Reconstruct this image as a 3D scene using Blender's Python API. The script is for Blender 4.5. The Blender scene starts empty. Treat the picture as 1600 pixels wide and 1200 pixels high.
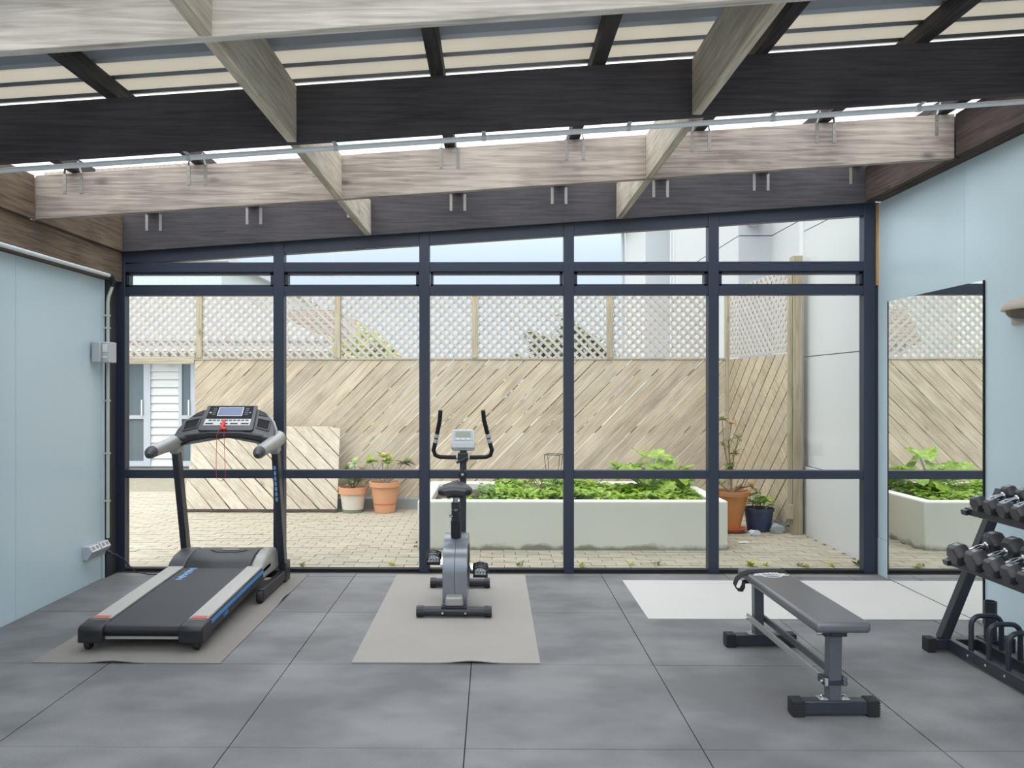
import bpy, bmesh, math, random
from mathutils import Vector, Matrix, Euler
random.seed(7)
C = bpy.context.scene.collection
scene = bpy.context.scene

# ------------------------------------------------------------------ camera
F, CX, CY, YAW, CAMZ = 1220.0, 756.6, 607.0, 0.011, 1.517
cam_d = bpy.data.cameras.new('camera')
cam_d.sensor_width = 36.0
cam_d.lens = F / 1600.0 * 36.0
cam_d.shift_x = (800 - CX) / 1600.0
cam_d.shift_y = (CY - 600) / 1600.0
cam_d.clip_start = 0.05
cam_d.clip_end = 500
cam = bpy.data.objects.new('camera', cam_d)
cam.location = (0, 0, CAMZ)
cam.rotation_euler = (math.pi / 2, 0, YAW)
C.objects.link(cam)
scene.camera = cam

# ------------------------------------------------------------------ world: overcast sky, brighter towards the zenith
SKY_H = (0.47, 0.56, 0.66)
SKY_Z = (2.45, 2.55, 2.70)
SKY_STRENGTH = 1.0
w = bpy.data.worlds.new('overcast_sky')
scene.world = w
w.use_nodes = True
nt = w.node_tree
nt.nodes.clear()
wo = nt.nodes.new('ShaderNodeOutputWorld')
bg = nt.nodes.new('ShaderNodeBackground')
tc = nt.nodes.new('ShaderNodeTexCoord')
sp = nt.nodes.new('ShaderNodeSeparateXYZ')
mr = nt.nodes.new('ShaderNodeMapRange')
mx = nt.nodes.new('ShaderNodeMix')
mx.data_type = 'RGBA'
mr.inputs['From Min'].default_value = 0.16
mr.inputs['From Max'].default_value = 1.0
mx.inputs[6].default_value = (*SKY_H, 1)
mx.inputs[7].default_value = (*SKY_Z, 1)
nt.links.new(tc.outputs['Generated'], sp.inputs[0])
nt.links.new(sp.outputs['Z'], mr.inputs['Value'])
nt.links.new(mr.outputs['Result'], mx.inputs[0])
nt.links.new(mx.outputs[2], bg.inputs['Color'])
bg.inputs['Strength'].default_value = SKY_STRENGTH
nt.links.new(bg.outputs[0], wo.inputs['Surface'])

# soft hazy sun from behind the camera, high up
SUN_STRENGTH = 1.2
sl = bpy.data.lights.new('hazy_sun', 'SUN')
sl.energy = SUN_STRENGTH
sl.angle = math.radians(60)
sl.color = (1.0, 0.96, 0.90)
so = bpy.data.objects.new('hazy_sun', sl)
so.location = (-6, -8, 14)
so.rotation_euler = (math.radians(38), 0, math.radians(-18))
C.objects.link(so)

scene.view_settings.view_transform = 'Standard'
scene.view_settings.look = 'None'
scene.view_settings.gamma = 1.0
scene.view_settings.use_curve_mapping = False
scene.view_settings.exposure = 0.75


# ------------------------------------------------------------------ pixel helper: a pixel plus one known coordinate gives a point
def ray(px, py):
    d = Vector(((px - CX) / F, 1.0, -(py - CY) / F))
    c, s = math.cos(YAW), math.sin(YAW)
    return Vector((d.x * c - d.y * s, d.x * s + d.y * c, d.z))


def at(px, py, X=None, Y=None, Z=None):
    d = ray(px, py)
    if Y is not None:
        t = Y / d.y
    elif X is not None:
        t = X / d.x
    else:
        t = (Z - CAMZ) / d.z
    return Vector((d.x * t, d.y * t, CAMZ + d.z * t))


# ------------------------------------------------------------------ materials
def lin(c):
    out = []
    for v in c:
        v = v / 255.0
        out.append(v / 12.92 if v <= 0.04045 else ((v + 0.055) / 1.055) ** 2.4)
    return tuple(out)


def new_mat(name):
    m = bpy.data.materials.new(name)
    m.use_nodes = True
    n = m.node_tree
    n.nodes.clear()
    out = n.nodes.new('ShaderNodeOutputMaterial')
    return m, n, out


def plain(name, rgb, rough=0.5, metal=0.0, var=0.08, scale=30.0, bump=0.0, coat=0.0, spec=0.5, stretch=None, objvar=0.0):
    """principled with a fine procedural mottling"""
    m, n, out = new_mat(name)
    b = n.nodes.new('ShaderNodeBsdfPrincipled')
    b.inputs['Roughness'].default_value = rough
    b.inputs['Metallic'].default_value = metal
    b.inputs['Specular IOR Level'].default_value = spec
    b.inputs['Coat Weight'].default_value = coat
    t = n.nodes.new('ShaderNodeTexCoord')
    mp = n.nodes.new('ShaderNodeMapping')
    if stretch:
        mp.inputs['Scale'].default_value = stretch
    nz = n.nodes.new('ShaderNodeTexNoise')
    nz.inputs['Scale'].default_value = scale
    nz.inputs['Detail'].default_value = 4
    n.links.new(t.outputs['Object'], mp.inputs[0])
    n.links.new(mp.outputs[0], nz.inputs['Vector'])
    mix = n.nodes.new('ShaderNodeMix')
    mix.data_type = 'RGBA'
    c = lin(rgb)
    mix.inputs[6].default_value = (*[max(0, v * (1 - var)) for v in c], 1)
    mix.inputs[7].default_value = (*[min(1, v * (1 + var)) for v in c], 1)
    n.links.new(nz.outputs['Fac'], mix.inputs[0])
    col = mix.outputs[2]
    if objvar:
        oi = n.nodes.new('ShaderNodeObjectInfo')
        rr = n.nodes.new('ShaderNodeMapRange')
        rr.inputs['To Min'].default_value = 1 - objvar
        rr.inputs['To Max'].default_value = 1 + objvar
        n.links.new(oi.outputs['Random'], rr.inputs['Value'])
        vm = n.nodes.new('ShaderNodeVectorMath')
        vm.operation = 'SCALE'
        n.links.new(col, vm.inputs[0])
        n.links.new(rr.outputs[0], vm.inputs['Scale'])
        col = vm.outputs[0]
    n.links.new(col, b.inputs['Base Color'])
    if bump:
        bp = n.nodes.new('ShaderNodeBump')
        bp.inputs['Strength'].default_value = bump
        bp.inputs['Distance'].default_value = 0.002
        n.links.new(nz.outputs['Fac'], bp.inputs['Height'])
        n.links.new(bp.outputs[0], b.inputs['Normal'])
    n.links.new(b.outputs[0], out.inputs['Surface'])
    return m


def wood(name, dark, light, axis='x', rough=0.75, objvar=0.12, grain=14.0, rot=(0, 0, 0), knots=0.5, blotch=0.25):
    """timber: stretched grain along one axis, blotches, knots, a tone per board"""
    m, n, out = new_mat(name)
    L = n.links.new
    b = n.nodes.new('ShaderNodeBsdfPrincipled')
    b.inputs['Roughness'].default_value = rough
    b.inputs['Specular IOR Level'].default_value = 0.3
    t = n.nodes.new('ShaderNodeTexCoord')
    oi = n.nodes.new('ShaderNodeObjectInfo')
    mp0 = n.nodes.new('ShaderNodeMapping')
    mp0.vector_type = 'TEXTURE'
    mp0.inputs['Rotation'].default_value = rot
    L(t.outputs['Object'], mp0.inputs[0])
    add = n.nodes.new('ShaderNodeVectorMath')
    add.operation = 'ADD'
    sc = n.nodes.new('ShaderNodeVectorMath')
    sc.operation = 'SCALE'
    sc.inputs[0].default_value = (13.0, 7.0, 5.0)
    L(oi.outputs['Random'], sc.inputs['Scale'])
    L(mp0.outputs[0], add.inputs[0])
    L(sc.outputs[0], add.inputs[1])
    mp = n.nodes.new('ShaderNodeMapping')
    s = {'x': (0.05, 1, 1), 'y': (1, 0.05, 1), 'z': (1, 1, 0.05)}[axis]
    mp.inputs['Scale'].default_value = s
    L(add.outputs[0], mp.inputs[0])
    nz = n.nodes.new('ShaderNodeTexNoise')
    nz.inputs['Scale'].default_value = grain * 4
    nz.inputs['Detail'].default_value = 6
    nz.inputs['Distortion'].default_value = 0.6
    L(mp.outputs[0], nz.inputs['Vector'])
    bl = n.nodes.new('ShaderNodeTexNoise')
    bl.inputs['Scale'].default_value = 2.2
    bl.inputs['Detail'].default_value = 3
    L(add.outputs[0], bl.inputs['Vector'])
    mpk = n.nodes.new('ShaderNodeMapping')
    mpk.inputs['Scale'].default_value = {'x': (0.45, 1, 1), 'y': (1, 0.45, 1), 'z': (1, 1, 0.45)}[axis]
    L(add.outputs[0], mpk.inputs[0])
    vo = n.nodes.new('ShaderNodeTexVoronoi')
    vo.inputs['Scale'].default_value = 4.0
    L(mpk.outputs[0], vo.inputs['Vector'])
    kr = n.nodes.new('ShaderNodeMapRange')
    kr.inputs['From Min'].default_value = 0.03
    kr.inputs['From Max'].default_value = 0.11
    kr.inputs['To Min'].default_value = 1 - knots
    kr.inputs['To Max'].default_value = 1.0
    L(vo.outputs['Distance'], kr.inputs['Value'])
    rmp = n.nodes.new('ShaderNodeValToRGB')
    rmp.color_ramp.elements[0].position = 0.28
    rmp.color_ramp.elements[1].position = 0.72
    rmp.color_ramp.elements[0].color = (*lin(dark), 1)
    rmp.color_ramp.elements[1].color = (*lin(light), 1)
    ma = n.nodes.new('ShaderNodeMath')
    ma.operation = 'MULTIPLY_ADD'
    ma.inputs[1].default_value = 1.0
    L(nz.outputs['Fac'], ma.inputs[0])
    mb = n.nodes.new('ShaderNodeMath')
    mb.operation = 'MULTIPLY_ADD'
    mb.inputs[1].default_value = blotch * 2
    mb.inputs[2].default_value = -blotch
    L(bl.outputs['Fac'], mb.inputs[0])
    L(mb.outputs[0], ma.inputs[2])
    L(ma.outputs[0], rmp.inputs[0])
    rr = n.nodes.new('ShaderNodeMapRange')
    rr.inputs['To Min'].default_value = 1 - objvar
    rr.inputs['To Max'].default_value = 1 + objvar
    L(oi.outputs['Random'], rr.inputs['Value'])
    mm = n.nodes.new('ShaderNodeMath')
    mm.operation = 'MULTIPLY'
    L(rr.outputs[0], mm.inputs[0])
    L(kr.outputs[0], mm.inputs[1])
    vm = n.nodes.new('ShaderNodeVectorMath')
    vm.operation = 'SCALE'
    L(rmp.outputs[0], vm.inputs[0])
    L(mm.outputs[0], vm.inputs['Scale'])
    L(vm.outputs[0], b.inputs['Base Color'])
    bp = n.nodes.new('ShaderNodeBump')
    bp.inputs['Strength'].default_value = 0.35
    bp.inputs['Distance'].default_value = 0.002
    L(nz.outputs['Fac'], bp.inputs['Height'])
    L(bp.outputs[0], b.inputs['Normal'])
    L(b.outputs[0], out.inputs['Surface'])
    return m


def rubber_tiles():
    m, n, out = new_mat('rubber_floor')
    L = n.links.new
    b = n.nodes.new('ShaderNodeBsdfPrincipled')
    b.inputs['Specular IOR Level'].default_value = 0.4
    t = n.nodes.new('ShaderNodeTexCoord')
    oi = n.nodes.new('ShaderNodeObjectInfo')
    fine = n.nodes.new('ShaderNodeTexNoise')
    fine.inputs['Scale'].default_value = 260
    fine.inputs['Detail'].default_value = 2
    mp = n.nodes.new('ShaderNodeMapping')
    mp.inputs['Scale'].default_value = (0.8, 1.15, 1)
    big = n.nodes.new('ShaderNodeTexNoise')
    big.inputs['Scale'].default_value = 1.7
    big.inputs['Detail'].default_value = 3
    big.inputs['Roughness'].default_value = 0.55
    L(t.outputs['Object'], fine.inputs['Vector'])
    L(t.outputs['Object'], mp.inputs[0])
    L(mp.outputs[0], big.inputs['Vector'])
    rmp = n.nodes.new('ShaderNodeValToRGB')
    rmp.color_ramp.elements[0].position = 0.38
    rmp.color_ramp.elements[1].position = 0.66
    rmp.color_ramp.elements[0].color = (*lin((100, 100, 102)), 1)
    rmp.color_ramp.elements[1].color = (*lin((130, 130, 131)), 1)
    L(big.outputs['Fac'], rmp.inputs[0])
    mr_ = n.nodes.new('ShaderNodeMapRange')
    mr_.inputs['From Min'].default_value = 0.3
    mr_.inputs['From Max'].default_value = 0.7
    mr_.inputs['To Min'].default_value = 0.82
    mr_.inputs['To Max'].default_value = 1.18
    L(fine.outputs['Fac'], mr_.inputs['Value'])
    vm = n.nodes.new('ShaderNodeVectorMath')
    vm.operation = 'SCALE'
    L(rmp.outputs[0], vm.inputs[0])
    L(mr_.outputs[0], vm.inputs['Scale'])
    L(vm.outputs[0], b.inputs['Base Color'])
    b.inputs['Roughness'].default_value = 0.55
    bp = n.nodes.new('ShaderNodeBump')
    bp.inputs['Strength'].default_value = 0.25
    bp.inputs['Distance'].default_value = 0.001
    L(fine.outputs['Fac'], bp.inputs['Height'])
    L(bp.outputs[0], b.inputs['Normal'])
    L(b.outputs[0], out.inputs['Surface'])
    return m


def clear_mat(name, tint, gloss=0.06, haze=0.0, rough=0.0):
    """thin clear sheet: transparent with a weak mirror and an optional translucent haze"""
    m, n, out = new_mat(name)
    L = n.links.new
    tr = n.nodes.new('ShaderNodeBsdfTransparent')
    tr.inputs[0].default_value = (*tint, 1)
    gl = n.nodes.new('ShaderNodeBsdfGlossy')
    gl.inputs['Roughness'].default_value = rough
    lw = n.nodes.new('ShaderNodeLayerWeight')
    lw.inputs[0].default_value = 0.2
    ml = n.nodes.new('ShaderNodeMath')
    ml.operation = 'MULTIPLY_ADD'
    ml.inputs[1].default_value = 0.35
    ml.inputs[2].default_value = gloss * 0.5
    L(lw.outputs['Fresnel'], ml.inputs[0])
    ms = n.nodes.new('ShaderNodeMixShader')
    L(ml.outputs[0], ms.inputs[0])
    L(tr.outputs[0], ms.inputs[1])
    L(gl.outputs[0], ms.inputs[2])
    res = ms
    if haze:
        tl = n.nodes.new('ShaderNodeBsdfTranslucent')
        tl.inputs[0].default_value = (0.95, 0.95, 0.93, 1)
        m2 = n.nodes.new('ShaderNodeMixShader')
        m2.inputs[0].default_value = haze
        L(ms.outputs[0], m2.inputs[1])
        L(tl.outputs[0], m2.inputs[2])
        res = m2
    L(res.outputs[0], out.inputs['Surface'])
    return m


def sheet_mat():
    """aged translucent tan roofing: lets some daylight through"""
    m, n, out = new_mat('aged_translucent_sheet')
    L = n.links.new
    tl = n.nodes.new('ShaderNodeBsdfTranslucent')
    tl.inputs[0].default_value = (0.225, 0.20, 0.155, 1)
    b = n.nodes.new('ShaderNodeBsdfPrincipled')
    b.inputs['Base Color'].default_value = (0.42, 0.40, 0.34, 1)
    b.inputs['Roughness'].default_value = 0.3
    t = n.nodes.new('ShaderNodeTexCoord')
    nz = n.nodes.new('ShaderNodeTexNoise')
    nz.inputs['Scale'].default_value = 3
    L(t.outputs['Object'], nz.inputs['Vector'])
    mr_ = n.nodes.new('ShaderNodeMapRange')
    mr_.inputs['To Min'].default_value = 0.55
    mr_.inputs['To Max'].default_value = 0.85
    L(nz.outputs['Fac'], mr_.inputs['Value'])
    ms = n.nodes.new('ShaderNodeMixShader')
    L(mr_.outputs[0], ms.inputs[0])
    L(b.outputs[0], ms.inputs[1])
    L(tl.outputs[0], ms.inputs[2])
    L(ms.outputs[0], out.inputs['Surface'])
    return m


def mirror_mat():
    m, n, out = new_mat('mirror_silver')
    g = n.nodes.new('ShaderNodeBsdfGlossy')
    g.inputs[0].default_value = (0.93, 0.95, 0.94, 1)
    g.inputs['Roughness'].default_value = 0.0
    n.links.new(g.outputs[0], out.inputs['Surface'])
    return m


def leaf_mat(name, rgb, rgb2):
    m, n, out = new_mat(name)
    L = n.links.new
    b = n.nodes.new('ShaderNodeBsdfPrincipled')
    b.inputs['Roughness'].default_value = 0.5
    tl = n.nodes.new('ShaderNodeBsdfTranslucent')
    t = n.nodes.new('ShaderNodeTexCoord')
    nz = n.nodes.new('ShaderNodeTexNoise')
    nz.inputs['Scale'].default_value = 18
    nz.inputs['Detail'].default_value = 3
    L(t.outputs['Object'], nz.inputs['Vector'])
    mix = n.nodes.new('ShaderNodeValToRGB')
    mix.color_ramp.elements[0].position = 0.35
    mix.color_ramp.elements[1].position = 0.65
    mix.color_ramp.elements[0].color = (*lin(rgb), 1)
    mix.color_ramp.elements[1].color = (*lin(rgb2), 1)
    L(nz.outputs['Fac'], mix.inputs[0])
    L(mix.outputs[0], b.inputs['Base Color'])
    L(mix.outputs[0], tl.inputs[0])
    ms = n.nodes.new('ShaderNodeMixShader')
    ms.inputs[0].default_value = 0.35
    L(b.outputs[0], ms.inputs[1])
    L(tl.outputs[0], ms.inputs[2])
    L(ms.outputs[0], out.inputs['Surface'])
    return m


def ribbed(name, rgb, freq, axis='X', depth=0.35, rough=0.5):
    """far ribbed cladding, too small to build rib by rib"""
    m, n, out = new_mat(name)
    L = n.links.new
    b = n.nodes.new('ShaderNodeBsdfPrincipled')
    b.inputs['Roughness'].default_value = rough
    b.inputs['Base Color'].default_value = (*lin(rgb), 1)
    t = n.nodes.new('ShaderNodeTexCoord')
    wv = n.nodes.new('ShaderNodeTexWave')
    wv.bands_direction = axis
    wv.inputs['Scale'].default_value = freq
    L(t.outputs['Object'], wv.inputs['Vector'])
    bp = n.nodes.new('ShaderNodeBump')
    bp.inputs['Strength'].default_value = depth
    bp.inputs['Distance'].default_value = 0.03
    L(wv.outputs['Fac'], bp.inputs['Height'])
    L(bp.outputs[0], b.inputs['Normal'])
    L(b.outputs[0], out.inputs['Surface'])
    return m


M = {}
M['wall'] = plain('pale_blue_panel', (200, 219, 226), rough=0.28, var=0.02, scale=3, spec=0.5)
M['wall_joint'] = plain('panel_backing', (150, 170, 180), rough=0.6, var=0.03)
M['rubber'] = rubber_tiles()
M['floor_gap'] = plain('floor_underlay', (40, 41, 44), rough=0.9)
M['frame'] = plain('navy_powder_coat', (44, 53, 69), rough=0.4, var=0.04, scale=60)
M['frame_dark'] = plain('dark_reveal', (40, 43, 52), rough=0.6)
M['seal'] = plain('black_seal', (24, 24, 27), rough=0.8)
M['glass'] = clear_mat('window_glass', (0.97, 0.98, 0.98), gloss=0.03)
M['clear_roof'] = clear_mat('clear_roofing', (0.93, 0.93, 0.93), gloss=0.04, haze=0.25)
M['tan_sheet'] = sheet_mat()
M['roof_metal'] = plain('galvanised_sheet', (184, 191, 198), rough=0.3, metal=0.35, var=0.06, scale=2, stretch=(0.3, 8, 8))
M['rib_grey'] = plain('grey_rib', (128, 132, 140), rough=0.4, metal=0.3, var=0.06)
M['rafter_pale'] = wood('weathered_pine', (168, 160, 151), (222, 215, 205), 'x', blotch=0.3, objvar=0.03)
M['rafter_grey'] = wood('greyed_pine', (124, 114, 107), (184, 172, 161), 'x', blotch=0.35, objvar=0.03)
M['rafter_dark'] = wood('dark_timber', (54, 52, 57), (78, 74, 77), 'x', blotch=0.3, objvar=0.03, knots=0.2)  # darker timber tone used on some of the rafters
M['nog'] = wood('sawn_pine', (168, 155, 136), (216, 206, 188), 'y', blotch=0.3, objvar=0.06)
M['edge_brown'] = wood('brown_edge_timber', (88, 74, 62), (136, 118, 100), 'y', blotch=0.3)
M['edge_dark'] = wood('dark_edge_timber', (56, 46, 44), (92, 78, 72), 'y', blotch=0.35)
M['purlin'] = wood('dark_purlin', (44, 41, 42), (84, 78, 74), 'y', blotch=0.3)
M['galv'] = plain('galvanised_strap', (150, 147, 141), rough=0.45, metal=0.6, var=0.15, scale=80)
M['conduit'] = plain('grey_conduit', (216, 222, 224), rough=0.45, var=0.03)
M['conduit_beige'] = plain('beige_conduit', (196, 196, 184), rough=0.5, var=0.03)
M['raw_pine'] = wood('raw_pine', (150, 108, 60), (206, 168, 112), 'z', objvar=0.05)
M['fence'] = wood('fence_board', (162, 147, 125), (202, 188, 165), 'x', rot=(0, -math.pi / 4, 0), objvar=0.10, knots=0.35, blotch=0.3)
M['fence_side'] = wood('fence_board_side', (162, 147, 122), (202, 187, 160), 'y', rot=(math.pi / 4, 0, 0), objvar=0.10, knots=0.35)
M['gate'] = wood('gate_board', (176, 163, 142), (210, 199, 180), 'x', rot=(0, math.pi / 4, 0), objvar=0.08, knots=0.4)
M['fence_frame'] = wood('fence_post', (150, 138, 114), (186, 174, 148), 'z', objvar=0.06)
M['fence_rail'] = wood('fence_rail', (152, 141, 121), (188, 177, 156), 'x', objvar=0.06)
M['lattice'] = plain('lattice_strip', (184, 176, 166), rough=0.8, var=0.1, scale=14, objvar=0.06)
M['paver'] = plain('clay_paver', (164, 155, 136), rough=0.9, var=0.16, scale=7, objvar=0.09, bump=0.3)
M['paver_sand'] = plain('paver_joint', (132, 125, 106), rough=0.95, var=0.25, scale=12)
M['concrete'] = plain('bounce_concrete', (196, 194, 188), rough=0.9, var=0.08, scale=3)
M['ground'] = plain('bare_ground', (150, 146, 132), rough=0.95, var=0.15, scale=1.5)
M['planter'] = plain('painted_block', (228, 228, 215), rough=0.75, var=0.035, scale=5, bump=0.15)
def add_grime(m, z0, z1, rgb):
    n = m.node_tree
    b = [x for x in n.nodes if x.type == 'BSDF_PRINCIPLED'][0]
    src = b.inputs['Base Color'].links[0].from_socket
    t = n.nodes.new('ShaderNodeTexCoord')
    s_ = n.nodes.new('ShaderNodeSeparateXYZ')
    nz = n.nodes.new('ShaderNodeTexNoise')
    nz.inputs['Scale'].default_value = 6
    nz.inputs['Detail'].default_value = 6
    n.links.new(t.outputs['Object'], s_.inputs[0])
    n.links.new(t.outputs['Object'], nz.inputs['Vector'])
    sub = n.nodes.new('ShaderNodeMath')
    sub.operation = 'MULTIPLY_ADD'
    sub.inputs[1].default_value = -0.16
    n.links.new(nz.outputs['Fac'], sub.inputs[0])
    n.links.new(s_.outputs['Z'], sub.inputs[2])
    r = n.nodes.new('ShaderNodeMapRange')
    r.inputs['From Min'].default_value = z0
    r.inputs['From Max'].default_value = z1
    r.inputs['To Min'].default_value = 0.75
    r.inputs['To Max'].default_value = 0.0
    n.links.new(sub.outputs[0], r.inputs['Value'])
    mix = n.nodes.new('ShaderNodeMix')
    mix.data_type = 'RGBA'
    mix.inputs[7].default_value = (*lin(rgb), 1)
    n.links.new(r.outputs[0], mix.inputs[0])
    n.links.new(src, mix.inputs[6])
    n.links.new(mix.outputs[2], b.inputs['Base Color'])


add_grime(M['planter'], -0.075, -0.035, (116, 112, 90))
M['soil'] = plain('soil', (70, 58, 46), rough=1.0, var=0.4, scale=25, bump=0.8)
M['leaf'] = leaf_mat('bright_leaf', (112, 148, 34), (176, 204, 72))
M['leaf_mid'] = leaf_mat('mid_leaf', (78, 116, 40), (132, 166, 66))
M['leaf_pale'] = leaf_mat('pale_leaf', (150, 180, 110), (196, 214, 160))
M['leaf_olive'] = leaf_mat('olive_leaf', (104, 112, 60), (150, 152, 90))
M['leaf_yellow'] = leaf_mat('yellow_leaf', (178, 180, 70), (216, 214, 120))
M['leaf_dark'] = leaf_mat('dark_leaf', (74, 92, 62), (118, 132, 92))
M['leaf_dry'] = leaf_mat('dry_leaf', (160, 120, 60), (190, 150, 80))
M['stem'] = plain('woody_stem', (140, 122, 98), rough=0.9, var=0.2)
M['terracotta'] = plain('terracotta', (212, 156, 118), rough=0.85, var=0.10, scale=10)
M['terracotta_red'] = plain('terracotta_red', (206, 118, 84), rough=0.8, var=0.1, scale=10)
M['pot_orange'] = plain('orange_glaze', (196, 132, 76), rough=0.5, var=0.12, scale=9)
M['pot_white'] = plain('limewashed_clay', (216, 206, 192), rough=0.9, var=0.10, scale=12)
M['pot_moss'] = plain('mossy_clay', (120, 132, 110), rough=0.9, var=0.2)
M['pot_navy'] = plain('navy_plastic', (50, 62, 92), rough=0.5)
M['stone'] = plain('grey_stone', (150, 156, 156), rough=0.9, var=0.2, scale=14, bump=0.6)
M['house_white'] = plain('white_weatherboard', (212, 213, 213), rough=0.6, var=0.02)
M['clad'] = plain('pale_cladding', (204, 204, 201), rough=0.6, var=0.025, scale=2)
M['clad_grey'] = plain('grey_cladding', (186, 190, 194), rough=0.6, var=0.02, scale=2)
M['clad_joint'] = plain('cladding_joint', (150, 150, 148), rough=0.8)
M['alu'] = plain('grey_aluminium', (186, 190, 198), rough=0.4, var=0.03)
M['house_glass'] = plain('dark_house_glass', (96, 108, 114), rough=0.08, var=0.12, scale=3, spec=0.8)
M['roof_iron'] = ribbed('grey_roof_iron', (128, 131, 134), 4.0, 'X')
M['shed_ribs'] = ribbed('green_white_ribs', (196, 204, 198), 2.6, 'X', depth=0.5)
M['roof_red'] = ribbed('brown_roof', (150, 132, 122), 3.0, 'Z')
M['mat_taupe'] = plain('taupe_mat', (158, 153, 147), rough=0.8, var=0.05, scale=4)
M['mat_taupe_dark'] = plain('brown_grey_mat', (132, 127, 121), rough=0.75, var=0.06, scale=4)
M['mat_white'] = plain('pale_board', (194, 192, 187), rough=0.7, var=0.03, scale=4)
M['black'] = plain('black_plastic', (34, 35, 39), rough=0.4, var=0.06)
M['black_matte'] = plain('black_matte', (28, 29, 32), rough=0.7, var=0.06)
M['black_metal'] = plain('black_powder_coat', (44, 47, 56), rough=0.35, var=0.05)
M['charcoal'] = plain('charcoal_plastic', (72, 74, 79), rough=0.38, var=0.04)
M['belt'] = plain('running_belt', (66, 67, 70), rough=0.65, var=0.12, scale=240)
M['silver'] = plain('silver_plastic', (158, 157, 153), rough=0.35, var=0.03, metal=0.2)
M['silver_light'] = plain('light_silver', (206, 208, 210), rough=0.35, var=0.02)
M['rail_grey'] = plain('ribbed_foot_rail', (176, 174, 168), rough=0.5, var=0.1, scale=60, stretch=(1, 0.1, 1))
M['blue'] = plain('bright_blue_print', (64, 142, 214), rough=0.4)
M['blue_pale'] = plain('pale_blue_print', (124, 172, 218), rough=0.5)
M['screen'] = plain('blue_lcd', (92, 112, 150), rough=0.15, var=0.05)
M['lcd'] = plain('grey_green_lcd', (164, 170, 150), rough=0.2, var=0.03)
M['white'] = plain('white_plastic', (228, 229, 228), rough=0.4, var=0.02)
M['white_print'] = plain('white_print', (222, 223, 225), rough=0.5)
M['grey_light'] = plain('light_grey_plastic', (188, 191, 196), rough=0.4, var=0.02)
M['red'] = plain('red_plastic', (222, 44, 36), rough=0.4)
M['red_label'] = plain('red_label', (196, 96, 78), rough=0.5)
M['chrome'] = plain('chrome', (214, 216, 220), rough=0.12, metal=1.0, var=0.02)
M['steel_grey'] = plain('grey_steel_paint', (84, 89, 96), rough=0.35, var=0.04)
M['vinyl'] = plain('black_vinyl', (84, 85, 91), rough=0.3, var=0.05, scale=120, spec=1.0)
M['webbing'] = plain('black_webbing', (30, 30, 34), rough=0.9)
M['rubber_hex'] = plain('hex_rubber', (62, 60, 64), rough=0.42, var=0.08, scale=60)
M['shroud'] = plain('metallic_grey_shroud', (138, 143, 150), rough=0.26, metal=0.4, var=0.03)
M['mirror'] = mirror_mat()
M['lamp_beige'] = plain('beige_lamp_hood', (186, 174, 158), rough=0.45, var=0.02)
M['lamp_lens'] = plain('smoky_lens', (96, 88, 82), rough=0.15)


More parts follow.
